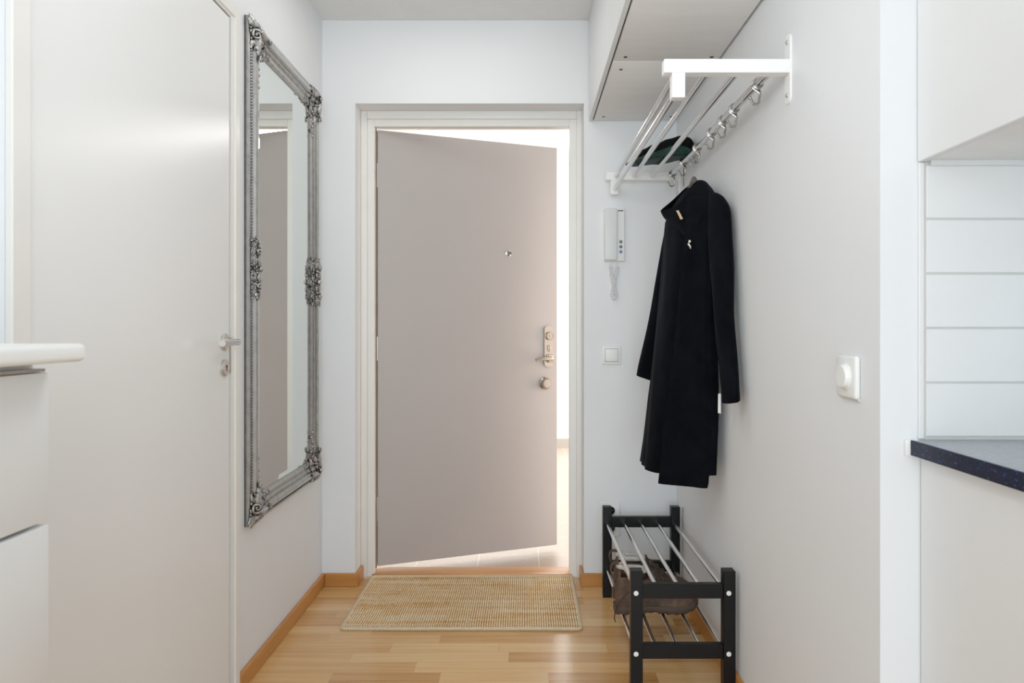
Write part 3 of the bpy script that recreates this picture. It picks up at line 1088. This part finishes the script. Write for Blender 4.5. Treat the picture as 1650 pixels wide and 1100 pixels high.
for cx_, cy_, a0 in ((mx1 - rc, my1 - rc, 0), (mx0 + rc, my1 - rc, 90), (mx0 + rc, my0 + rc, 180), (mx1 - rc, my0 + rc, 270)):
    for k in range(7):
        a = math.radians(a0 + 15 * k)
        pts.append(Vector((cx_ + (rc - 0.006) * math.cos(a), cy_ + (rc - 0.006) * math.sin(a), 0.0066)))
dense = []
for i in range(len(pts)):
    a, b = pts[i], pts[(i + 1) % len(pts)]
    k = max(1, int((b - a).length / 0.02))
    for q in range(k):
        p = a.lerp(b, q / k)
        w_ = noise.noise(p * 6) * 0.0012
        dense.append(p + Vector((w_, w_, 0)))
add_tube(bm, dense, 0.0066, 10, closed=True)
obj('binding', bm, 'binding', rg, angle=180)

# ------------------------------------------------------------------ mirror
MY0, MY1, MZ0, MZ1 = 2.212, 2.942, 0.500, 2.130
FW = 0.088
mi = thing('mirror', 'tall mirror in an ornate silver frame on the left wall', 'mirror', (XL, (MY0 + MY1) / 2, MZ0))
# profile: (inset from the outer edge, height from the wall)
PROF = [(0.0, 0.0), (0.0, 0.014), (0.004, 0.017), (0.010, 0.0175), (0.014, 0.016), (0.017, 0.019), (0.024, 0.028), (0.034, 0.032), (0.042, 0.030), (0.047, 0.024), (0.050, 0.021),
        (0.053, 0.022), (0.058, 0.022), (0.061, 0.018), (0.066, 0.015), (0.072, 0.0165), (0.078, 0.0155), (0.082, 0.011), (0.086, 0.0075), (0.088, 0.006), (0.088, 0.0)]
bm = bmesh.new()
rings = []
for ins_, h in PROF:
    rings.append([bm.verts.new((XL + h, y, z)) for y, z in ((MY0 + ins_, MZ0 + ins_), (MY1 - ins_, MZ0 + ins_), (MY1 - ins_, MZ1 - ins_), (MY0 + ins_, MZ1 - ins_))])
for A, B in zip(rings, rings[1:]):
    for k in range(4):
        bm.faces.new((A[k], A[(k + 1) % 4], B[(k + 1) % 4], B[k]))
# beaded outer edge
def beads(inset, h, r, step):
    cs = []
    yy0, yy1, zz0, zz1 = MY0 + inset, MY1 - inset, MZ0 + inset, MZ1 - inset
    nY = int((yy1 - yy0) / step); nZ = int((zz1 - zz0) / step)
    for k in range(nY):
        cs += [(yy0 + (yy1 - yy0) * k / nY, zz0), (yy0 + (yy1 - yy0) * k / nY, zz1)]
    for k in range(nZ):
        cs += [(yy0, zz0 + (zz1 - zz0) * k / nZ), (yy1, zz0 + (zz1 - zz0) * k / nZ)]
    for y, z in cs:
        add_blob(bm, (XL + h, y, z), r, r, r, None, 1)
beads(0.0125, 0.0168, 0.0042, 0.0095)
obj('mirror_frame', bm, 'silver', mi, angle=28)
# bevelled glass
bm = bmesh.new()
g = [(FW - 0.002, 0.0055), (FW + 0.018, 0.0078)]
ro = [[bm.verts.new((XL + h, y, z)) for y, z in ((MY0 + i_, MZ0 + i_), (MY1 - i_, MZ0 + i_), (MY1 - i_, MZ1 - i_), (MY0 + i_, MZ1 - i_))] for i_, h in g]
for k in range(4):
    bm.faces.new((ro[0][k], ro[0][(k + 1) % 4], ro[1][(k + 1) % 4], ro[1][k]))
bm.faces.new(ro[1])
obj('mirror_glass', bm, 'mirror', mi, smooth=False)


def PH(a):
    a = max(0.002, min(a, FW - 0.004))
    for (i0, h0), (i1, h1) in zip(PROF[1:], PROF[2:]):
        if i0 <= a <= i1:
            return h0 + (h1 - h0) * (a - i0) / max(1e-6, i1 - i0)
    return 0.01


def leaf(bm, base, tip, width, lift, N):
    """an acanthus leaf: a curved, ridged almond from base to tip (plane coordinates a, b), raised by lift"""
    base = Vector(base); tip = Vector(tip)
    d = tip - base
    L = d.length
    d.normalize()
    s = Vector((-d.y, d.x))
    n, m = 10, 6
    rows = []
    for i in range(n + 1):
        f = i / n
        w_ = width * math.sin(PI * min(1, 0.08 + 0.92 * f)) ** 0.8 * (1 - 0.15 * math.cos(f * 18))
        c = base + d * L * f
        hh = lift * (math.sin(PI * (0.15 + 0.85 * f)) * 0.8 + 0.35)
        row = []
        for j in range(m + 1):
            g_ = -1 + 2 * j / m
            q = c + s * g_ * w_
            z = hh * (1 - 0.75 * g_ * g_) - (0.0018 if j == m // 2 else 0)
            row.append(bm.verts.new(N(q.x, q.y, z)))
        rows.append(row)
    for A, B in zip(rows, rows[1:]):
        for j in range(m):
            bm.faces.new((A[j], A[j + 1], B[j + 1], B[j]))


def scroll(bm, c, r, turns, a0, thick, lift, N, sgn=1):
    pts = []
    n = int(18 * turns)
    for k in range(n + 1):
        f = k / n
        a = a0 + sgn * 2 * PI * turns * f
        rr = r * (1 - 0.82 * f)
        pts.append(N(c[0] + rr * math.cos(a), c[1] + rr * math.sin(a), lift + 0.004 * f))
    add_tube(bm, pts, [thick * (1 - 0.45 * k / n) for k in range(n + 1)], 8)
    add_blob(bm, pts[-1], thick * 1.15, thick * 1.15, thick * 1.15, None, 1)


def corner_bm(cy_, cz_, sy, sz):
    bm = bmesh.new()

    def N(a, b, h):                       # a, b inward from the outer corner
        return Vector((XL + PH(min(a, b)) + h * 0.62, cy_ + sy * a, cz_ + sz * b))
    leaf(bm, (0.030, 0.030), (-0.004, -0.004), 0.017, 0.019, N)
    leaf(bm, (0.034, 0.020), (0.010, -0.008), 0.011, 0.014, N)
    leaf(bm, (0.020, 0.034), (-0.008, 0.010), 0.011, 0.014, N)
    scroll(bm, (0.055, 0.022), 0.017, 1.4, 2.4, 0.0055, 0.011, N, 1)
    scroll(bm, (0.022, 0.055), 0.017, 1.4, -0.8, 0.0055, 0.011, N, -1)
    scroll(bm, (0.060, 0.060), 0.014, 1.2, 0.8, 0.005, 0.010, N, 1)
    leaf(bm, (0.050, 0.030), (0.120, 0.034), 0.013, 0.016, N)
    leaf(bm, (0.030, 0.050), (0.034, 0.120), 0.013, 0.016, N)
    leaf(bm, (0.070, 0.018), (0.105, 0.008), 0.009, 0.012, N)
    leaf(bm, (0.018, 0.070), (0.008, 0.105), 0.009, 0.012, N)
    leaf(bm, (0.060, 0.048), (0.112, 0.066), 0.011, 0.010, N)
    leaf(bm, (0.048, 0.060), (0.066, 0.112), 0.011, 0.010, N)
    leaf(bm, (0.075, 0.070), (0.098, 0.100), 0.008, 0.006, N)
    scroll(bm, (0.128, 0.040), 0.010, 1.2, 3.0, 0.004, 0.011, N, 1)
    scroll(bm, (0.040, 0.128), 0.010, 1.2, -1.4, 0.004, 0.011, N, -1)
    leaf(bm, (0.120, 0.052), (0.168, 0.064), 0.008, 0.005, N)
    leaf(bm, (0.052, 0.120), (0.064, 0.168), 0.008, 0.005, N)
    leaf(bm, (0.064, 0.150), (0.080, 0.215), 0.0075, 0.002, N)
    for k in range(6):
        f = k / 5
        add_blob(bm, N(0.078 + 0.004 * math.sin(k * 2), 0.105 + 0.10 * f, 0.000), 0.0065, 0.006, 0.0075, None, 1)
    for k in range(4):
        add_blob(bm, N(0.105 + 0.022 * k, 0.078 + 0.004 * math.sin(k * 2), 0.0), 0.006, 0.0075, 0.006, None, 1)
    add_blob(bm, N(0.040, 0.040, 0.016), 0.009, 0.009, 0.009, None, 2)
    rnd = random.Random(5)
    for k in range(150):
        along = rnd.uniform(0.0, 0.115); across = rnd.uniform(0.004, 0.078)
        a, b = (along, across) if k % 2 else (across, along)
        rot = Matrix.Rotation(rnd.uniform(0, PI), 3, 'X')
        hh = 0.004
        add_blob(bm, N(a, b, hh), 0.0042, rnd.uniform(0.0025, 0.004), rnd.uniform(0.005, 0.009), rot, 1)
    return bm


for y, sy in ((MY0, 1), (MY1, -1)):
    for z, sz in ((MZ0, 1), (MZ1, -1)):
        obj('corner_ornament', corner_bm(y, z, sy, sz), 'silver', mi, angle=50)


def side_bm(cy_, cz_, sy):
    bm = bmesh.new()

    def N(a, b, h):
        return Vector((XL + PH(a) + h * 0.62, cy_ + sy * a, cz_ + b))
    for s in (1, -1):
        leaf(bm, (0.045, 0.002 * s), (0.040, 0.055 * s), 0.015, 0.016, N)
        scroll(bm, (0.052, 0.030 * s), 0.015, 1.3, s * 1.0, 0.0055, 0.009, N, s)
        scroll(bm, (0.030, 0.058 * s), 0.013, 1.2, s * 2.0, 0.005, 0.008, N, -s)
        leaf(bm, (0.060, 0.030 * s), (0.078, 0.072 * s), 0.011, 0.006, N)
        leaf(bm, (0.020, 0.010 * s), (0.012, 0.050 * s), 0.010, 0.008, N)
        leaf(bm, (0.018, 0.045 * s), (0.020, 0.088 * s), 0.009, 0.008, N)
        leaf(bm, (0.045, 0.055 * s), (0.050, 0.096 * s), 0.012, 0.010, N)
        leaf(bm, (0.070, 0.004 * s), (0.086, 0.030 * s), 0.009, 0.002, N)
        for k in range(5):
            add_blob(bm, N(0.016, 0.008 + 0.018 * k * s, 0.002), 0.006, 0.006, 0.006, None, 1)
            add_blob(bm, N(0.083, 0.012 * s + 0.017 * k * s, -0.006), 0.005, 0.005, 0.007, None, 1)
    add_blob(bm, N(0.045, 0, 0.014), 0.010, 0.011, 0.011, None, 2)
    rnd = random.Random(9)
    for k in range(170):
        a = rnd.uniform(0.010, 0.084); b = rnd.uniform(-0.098, 0.098)
        rot = Matrix.Rotation(rnd.uniform(0, PI), 3, 'X')
        add_blob(bm, N(a, b, 0.004), 0.0042, rnd.uniform(0.0025, 0.004), rnd.uniform(0.005, 0.009), rot, 1)
    return bm


zm = (MZ0 + MZ1) / 2 - 0.0
obj('side_ornament', side_bm(MY0, 1.325, 1), 'silver', mi, angle=50)
obj('side_ornament', side_bm(MY1, 1.325, -1), 'silver', mi, angle=50)

# ------------------------------------------------------------------ coat hanger and coat
HYK = 2.520
hg = thing('coat_hanger', 'dark wooden coat hanger with wire hook carrying the navy coat', 'coat hanger', (0.59, 2.45, 1.60))
W0 = Vector((XH - 0.006, HYK, ZHR - 0.049))
ptsw = [W0 + Vector((0.006, 0.012, 0.002)), W0 + Vector((0.002, 0.006, 0.008)), W0 + Vector((-0.004, -0.004, 0.006)), W0 + Vector((-0.008, -0.012, -0.008)), U(1112, 262, 2.49), U(1117, 274, 2.475), U(1118.5, 284, 2.465), U(1118.5, 296, 2.465)]
obj('wire_hook', tube(catmull(ptsw, 6), 0.0016, 8), 'steel', hg)
ux = Vector((0.30, -0.954, 0))
neck = U(1118, 302, 2.465)
bm = bmesh.new()
P = catmull([neck + ux * s + Vector((0, 0, h)) for s, h in ((-0.17, -0.085), (-0.12, -0.055), (-0.06, -0.022), (-0.025, 0.004), (0.0, 0.026), (0.025, 0.004), (0.06, -0.022), (0.12, -0.055), (0.165, -0.085))], 6)
rows = []
nn = Vector((-0.954, -0.30, 0))
for p in P:
    rows.append([bm.verts.new(p + nn * (0.008 * math.cos(a)) + Vector((0, 0, 0.014 * math.sin(a)))) for a in [2 * PI * k / 12 for k in range(12)]])
for A, B in zip(rows, rows[1:]):
    for k in range(12):
        bm.faces.new((A[k], A[(k + 1) % 12], B[(k + 1) % 12], B[k]))
bm.faces.new(list(reversed(rows[0]))); bm.faces.new(rows[-1])
obj('shoulder_bar', bm, 'wood_dark', hg, angle=60)

ct_ = thing('wool_coat', 'long navy black wool coat hanging on the hanger from the hat rack rail', 'coat', (0.56, 2.45, 0.6))


def itp(tab, z):
    if z >= tab[0][0]: return tab[0][1:]
    for a, b in zip(tab, tab[1:]):
        if a[0] >= z >= b[0]:
            f = (a[0] - z) / (a[0] - b[0])
            return [va + (vb - va) * f for va, vb in zip(a[1:], b[1:])]
    return tab[-1][1:]


#        z      pxL   YL    pxR   YR   front  back
BODY = [(1.620, 1108, 2.50, 1141, 2.37, 0.030, 0.020),
        (1.590, 1098, 2.53, 1149, 2.32, 0.045, 0.018),
        (1.560, 1088, 2.57, 1156, 2.275, 0.054, 0.016),
        (1.525, 1081, 2.595, 1160, 2.25, 0.060, 0.016),
        (1.470, 1079, 2.60, 1160, 2.245, 0.064, 0.018),
        (1.400, 1078, 2.60, 1156, 2.25, 0.066, 0.022),
        (1.250, 1072, 2.62, 1155, 2.26, 0.070, 0.028),
        (1.100, 1065, 2.645, 1156, 2.27, 0.074, 0.030),
        (0.930, 1058, 2.67, 1158, 2.28, 0.080, 0.030),
        (0.800, 1051, 2.69, 1158, 2.29, 0.086, 0.030),
        (0.622, 1041, 2.715, 1156, 2.30, 0.095, 0.030)]
NZ = 64
NR, NL, NB = 22, 26, 20
bm = bmesh.new()
levels = []
z_top, z_bot = 1.620, 0.622
for i in range(NZ + 1):
    f = i / NZ
    f = f ** 1.25 if f < 1 else 1
    z = z_top + (z_bot - z_top) * f
    pl, yl, pr_, yr, bf, bb = itp(BODY, z)
    L3 = Vector(((pl - CX) * yl / F, yl, 0)); R3 = Vector(((pr_ - CX) * yr / F, yr, 0))
    c = (L3 + R3) / 2; h = (R3 - L3) / 2
    d = h.normalized(); n = Vector((d.y, -d.x, 0))
    if n.x > 0: n = -n
    down = min(1.0, max(0.0, (1.55 - z) / 0.95))

    def base(t):
        s = math.sin(t)
        b = bf if s > 0 else bb
        return c + h * math.cos(t) + n * b * (abs(s) ** 0.85) * (1 if s > 0 else -1)

    # angle of the front opening seen at the photographed column
    po = 1112 + (1079 - 1112) * min(1, max(0, (1.44 - z) / 0.84)) if z < 1.44 else 1112
    best, to = 1e9, PI / 2
    for k in range(10, 150):
        t = PI * k / 160
        p = base(t)
        e = abs(CX + F * p.x / p.y - po)
        if e < best: best, to = e, t
    ring = []
    for k in range(NR + 1):                                   # right panel, on top
        g_ = k / NR
        t = to * g_
        p = base(t)
        roll = math.exp(-((1 - g_) / 0.28) ** 2)
        off = (0.016 + 0.020 * down) * roll + 0.018 * down * math.sin(PI * 2.4 * g_ + 0.4) * g_ * (1 - 0.3 * g_)
        crease = -0.014 * down * math.exp(-((g_ - 0.30) / 0.08) ** 2)
        hem = -0.022 * down ** 3 * min(1, max(0, (g_ - 0.22) / 0.1)) + 0.028 * down ** 6 * (1 - min(1, max(0, (g_ - 0.2) / 0.12)))
        p = p + n * (off + crease)
        p.z = z + hem
        ring.append(p)
    for k in range(NL + 1):                                   # left panel, underneath
        g_ = k / NL
        t = to + (PI - to) * g_
        p = base(t)
        off = -(0.010 + 0.024 * down) * math.exp(-(g_ / 0.13) ** 2) + 0.018 * down * math.sin(PI * 2.2 * g_) * (1 - g_ * 0.6)
        p = p + n * off
        p.z = z
        ring.append(p)
    for k in range(1, NB):
        g_ = k / NB
        t = PI + PI * g_
        p = base(t)
        p = p + n * (0.006 * down * math.sin(PI * 3 * g_))
        p.z = z + 0.028 * down ** 6 * min(1, max(0, (g_ - 0.3) / 0.3))
        if p.x > XR - 0.004: p.x = XR - 0.004
        ring.append(p)
    for q, p in enumerate(ring):
        w_ = noise.noise(Vector((p.x * 16, p.y * 16, p.z * 2.2))) * 0.011 * (0.4 + 0.6 * down)
        p += n * w_
        if p.x > XR - 0.003: p.x = XR - 0.003
    levels.append([bm.verts.new(p) for p in ring])
m = len(levels[0])
for A, B in zip(levels, levels[1:]):
    for k in range(m):
        bm.faces.new((A[k], A[(k + 1) % m], B[(k + 1) % m], B[k]))
# turned-in hem
ctr = sum((v.co for v in levels[-1]), Vector()) / m
inner = [bm.verts.new(v.co + (ctr - v.co) * 0.05 + Vector((0, 0, 0.006))) for v in levels[-1]]
cup = sum((v.co for v in levels[-7]), Vector()) / m
inner2 = [bm.verts.new(v.co + (cup - v.co) * 0.12) for v in levels[-7]]
for A, B in ((levels[-1], inner), (inner, inner2)):
    for k in range(m):
        bm.faces.new((A[k], A[(k + 1) % m], B[(k + 1) % m], B[k]))
obj('body', bm, 'wool', ct_, angle=75)


def sleeve(tab, name, seed, cuff_tilt=0.0, amp=0.006):
    """tab rows: px, py, Y, half x, half y  (centre line and half sizes)"""
    bm = bmesh.new()
    n, m = 44, 26
    rings = []
    C = [U(a[0], a[1], a[2]) for a in tab]
    for i in range(n + 1):
        f = i / n * (len(tab) - 1)
        k = min(int(f), len(tab) - 2); g_ = f - k
        P0, P1, P2, P3 = C[max(k - 1, 0)], C[k], C[k + 1], C[min(k + 2, len(C) - 1)]
        c = 0.5 * ((2 * P1) + (P2 - P0) * g_ + (2 * P0 - 5 * P1 + 4 * P2 - P3) * g_ ** 2 + (3 * P1 - P0 - 3 * P2 + P3) * g_ ** 3)
        hx = tab[k][3] + (tab[k + 1][3] - tab[k][3]) * g_
        hy = tab[k][4] + (tab[k + 1][4] - tab[k][4]) * g_
        rr = []
        for q in range(m):
            a = 2 * PI * q / m
            p = c + Vector((hx * math.cos(a), hy * math.sin(a), 0))
            p.z += cuff_tilt * math.cos(a) * hx * (i / n) ** 3
            w_ = noise.noise(Vector((math.cos(a) * 1.3 + seed, math.sin(a) * 1.3, p.z * 5))) * amp
            p += Vector((math.cos(a), math.sin(a), 0)) * w_
            if p.x > XR - 0.003: p.x = XR - 0.003
            rr.append(bm.verts.new(p))
        rings.append(rr)
    for A, B in zip(rings, rings[1:]):
        for q in range(m):
            bm.faces.new((A[q], A[(q + 1) % m], B[(q + 1) % m], B[q]))
    bm.faces.new(list(reversed(rings[0])))
    cc_ = sum((v.co for v in rings[-1]), Vector()) / m
    i1 = [bm.verts.new(cc_ + (v.co - cc_) * 0.88 + Vector((0, 0, 0.004))) for v in rings[-1]]
    cu_ = sum((v.co for v in rings[-8]), Vector()) / m
    i2 = [bm.verts.new(cu_ + (v.co - cu_) * 0.80) for v in rings[-8]]
    for A, B in ((rings[-1], i1), (i1, i2)):
        for q in range(m):
            bm.faces.new((A[q], A[(q + 1) % m], B[(q + 1) % m], B[q]))
    bm.faces.new(i2)
    o = obj(name, bm, 'wool', ct_, angle=60)
    return o


sleeve([(1146, 311, 2.275, 0.006, 0.02), (1153, 319, 2.255, 0.020, 0.045), (1158, 338, 2.235, 0.032, 0.056), (1160, 368, 2.22, 0.034, 0.060), (1163, 432, 2.19, 0.034, 0.058), (1166, 505, 2.165, 0.029, 0.054), (1173, 579, 2.135, 0.027, 0.050), (1177.5, 628, 2.115, 0.0255, 0.048), (1178.5, 646, 2.11, 0.0255, 0.048)], 'sleeve', 1.0, 0.25)
sleeve([(1096, 338, 2.57, 0.008, 0.02), (1092, 346, 2.59, 0.026, 0.035), (1089, 360, 2.60, 0.036, 0.042), (1083, 395, 2.63, 0.040, 0.045), (1073, 455, 2.68, 0.040, 0.045), (1060, 525, 2.735, 0.041, 0.045), (1046, 590, 2.775, 0.043, 0.045), (1042.5, 611, 2.785, 0.0435, 0.045)], 'sleeve', 7.0, -0.35, 0.004)

# collar: funnel open at the front; pairs (rim, base)
RIM = [(1090, 331, 2.365), (1101, 315, 2.375), (1113, 299, 2.385), (1120, 290, 2.39), (1129, 287.5, 2.385), (1138, 291, 2.385), (1143, 299, 2.40), (1136, 294, 2.45),
       (1124, 294, 2.51), (1111, 295.5, 2.54), (1096, 309, 2.54), (1080, 325, 2.52), (1057, 342, 2.485), (1074, 337.5, 2.425)]
BAS = [(1110, 391, 2.325), (1120, 372, 2.285), (1132, 348, 2.265), (1141, 326, 2.27), (1144, 313, 2.29), (1146, 308, 2.32), (1144, 308, 2.37), (1138, 312, 2.45),
       (1124, 325, 2.53), (1110, 340, 2.565), (1097, 350, 2.57), (1086, 358, 2.545), (1081, 361, 2.495), (1097, 376, 2.41)]
bm = bmesh.new()
n = len(RIM)
rows = []
for q in range(7):
    f = q / 6
    row = []
    for a, b in zip(RIM, BAS):
        A, B = U(*a), U(*b)
        p = A.lerp(B, f)
        out = Vector((p.x - 0.585, p.y - 2.44, 0)).normalized()
        p += out * 0.010 * math.sin(PI * f) * (0.5 if a[0] > 1100 else 1.0)
        if p.x > XR - 0.006: p.x = XR - 0.006
        row.append(bm.verts.new(p))
    rows.append(row)
for A, B in zip(rows, rows[1:]):
    for k in range(n):
        bm.faces.new((A[k], A[(k + 1) % n], B[(k + 1) % n], B[k]))
col = obj('collar', bm, 'wool', ct_, angle=180)
sd = col.modifiers.new('thick', 'SOLIDIFY'); sd.thickness = 0.007; sd.offset = -1
subsurf(col, 2)

# gold bar on the collar, zip pull, wire loop, paper tag
def slab(pts, th, nrm_):
    bm = bmesh.new()
    A = [bm.verts.new(p) for p in pts]; B = [bm.verts.new(p + nrm_ * th) for p in pts]
    bm.faces.new(A); bm.faces.new(list(reversed(B)))
    for k in range(len(A)):
        bm.faces.new((A[k], A[(k + 1) % len(A)], B[(k + 1) % len(A)], B[k]))
    return bm


toc = Vector((-0.25, -0.96, 0.1)).normalized()
YG = 2.352
obj('metal_badge', slab([U(1089.5, 339.5, YG + 0.01), U(1093.5, 339, YG), U(1100.5, 352.5, YG - 0.02), U(1096.5, 353.5, YG - 0.01)], 0.002, toc), 'gold', ct_, smooth=False)
bm = bmesh.new()
zp_ = U(1112, 389, 2.285)
add_blob(bm, zp_, 0.006, 0.005, 0.006, None, 2)
add_tube(bm, [zp_ + Vector((-0.003, -0.002, -0.003)), zp_ + Vector((-0.005, -0.004, -0.010)), zp_ + Vector((0.000, -0.004, -0.016)), zp_ + Vector((0.001, -0.003, -0.024))], [0.003, 0.0045, 0.004, 0.002], 8)
obj('zip_pull', bm, 'chrome', ct_)
obj('hanging_loop', tube([U(1102.5, 262, 2.735), U(1101.6, 275, 2.67), U(1101.4, 300, 2.57)], 0.0013, 6), 'lace', ct_)
obj('paper_tag', slab([U(1157.2, 634, 2.235), U(1161.5, 634, 2.225), U(1161.5, 666, 2.225), U(1156.8, 665, 2.235)], 0.001, toc), 'paper', ct_, smooth=False)

# ------------------------------------------------------------------ light
sc = bpy.context.scene
w = bpy.data.worlds.new('world'); sc.world = w
w.use_nodes = True
bg = w.node_tree.nodes['Background']
bg.inputs[0].default_value = (0.82, 0.92, 1.0, 1)
bg.inputs[1].default_value = 1.7


def area(name, loc, target, sx, sy, power, col):
    l = bpy.data.lights.new(name, 'AREA')
    l.shape = 'RECTANGLE'; l.size = sx; l.size_y = sy; l.energy = power; l.color = col
    o = bpy.data.objects.new(name, l); COL.objects.link(o)
    o.location = loc
    o.rotation_euler = (Vector(target) - Vector(loc)).to_track_quat('-Z', 'Y').to_euler()
    return o


area('window_daylight', (-0.1, -2.25, 1.2), (-0.05, 3.0, 1.0), 2.4, 2.3, 39, (0.82, 0.92, 1.0))
area('stairwell_ceiling_light', (0.2, 5.6, 2.66), (0.2, 5.9, 0), 2.0, 1.2, 150, (1.0, 0.97, 0.94))
area('stairwell_side_light', (1.5, 3.44, 0.95), (0.0, 3.46, 0.85), 0.25, 1.3, 13, (1.0, 0.66, 0.45))
area('hall_overhead_fill', (-0.33, 2.40, 2.47), (-0.33, 2.42, 0), 0.6, 0.6, 2.7, (1.0, 0.97, 0.93))  # unseen fill added to brighten floor and walls deep in the hall
pl = bpy.data.lights.new('hall_fill', 'POINT')  # added point fill out of view, evens out the hall
pl.energy = 7.0; pl.shadow_soft_size = 0.16; pl.color = (0.96, 0.98, 1.0)
po_ = bpy.data.objects.new('hall_fill', pl); COL.objects.link(po_)
po_.location = (-0.15, 1.20, 1.84)

# ------------------------------------------------------------------ camera
cam = bpy.data.cameras.new('camera')
co = bpy.data.objects.new('camera', cam); COL.objects.link(co)
co.location = (0, 0, CZ); co.rotation_euler = (PI / 2, 0, 0)
cam.sensor_fit = 'HORIZONTAL'; cam.sensor_width = 36.0
cam.lens = F / 1650.0 * 36.0
cam.shift_x = -(CX - 825.0) / 1650.0
cam.shift_y = -(550.0 - CY) / 1650.0
cam.clip_start = 0.02
cam.dof.use_dof = True; cam.dof.focus_distance = 2.9; cam.dof.aperture_fstop = 9.0
sc.camera = co
sc.view_settings.view_transform = 'Standard'
sc.view_settings.look = 'None'
sc.view_settings.exposure = 0.23
sc.view_settings.gamma = 1.2
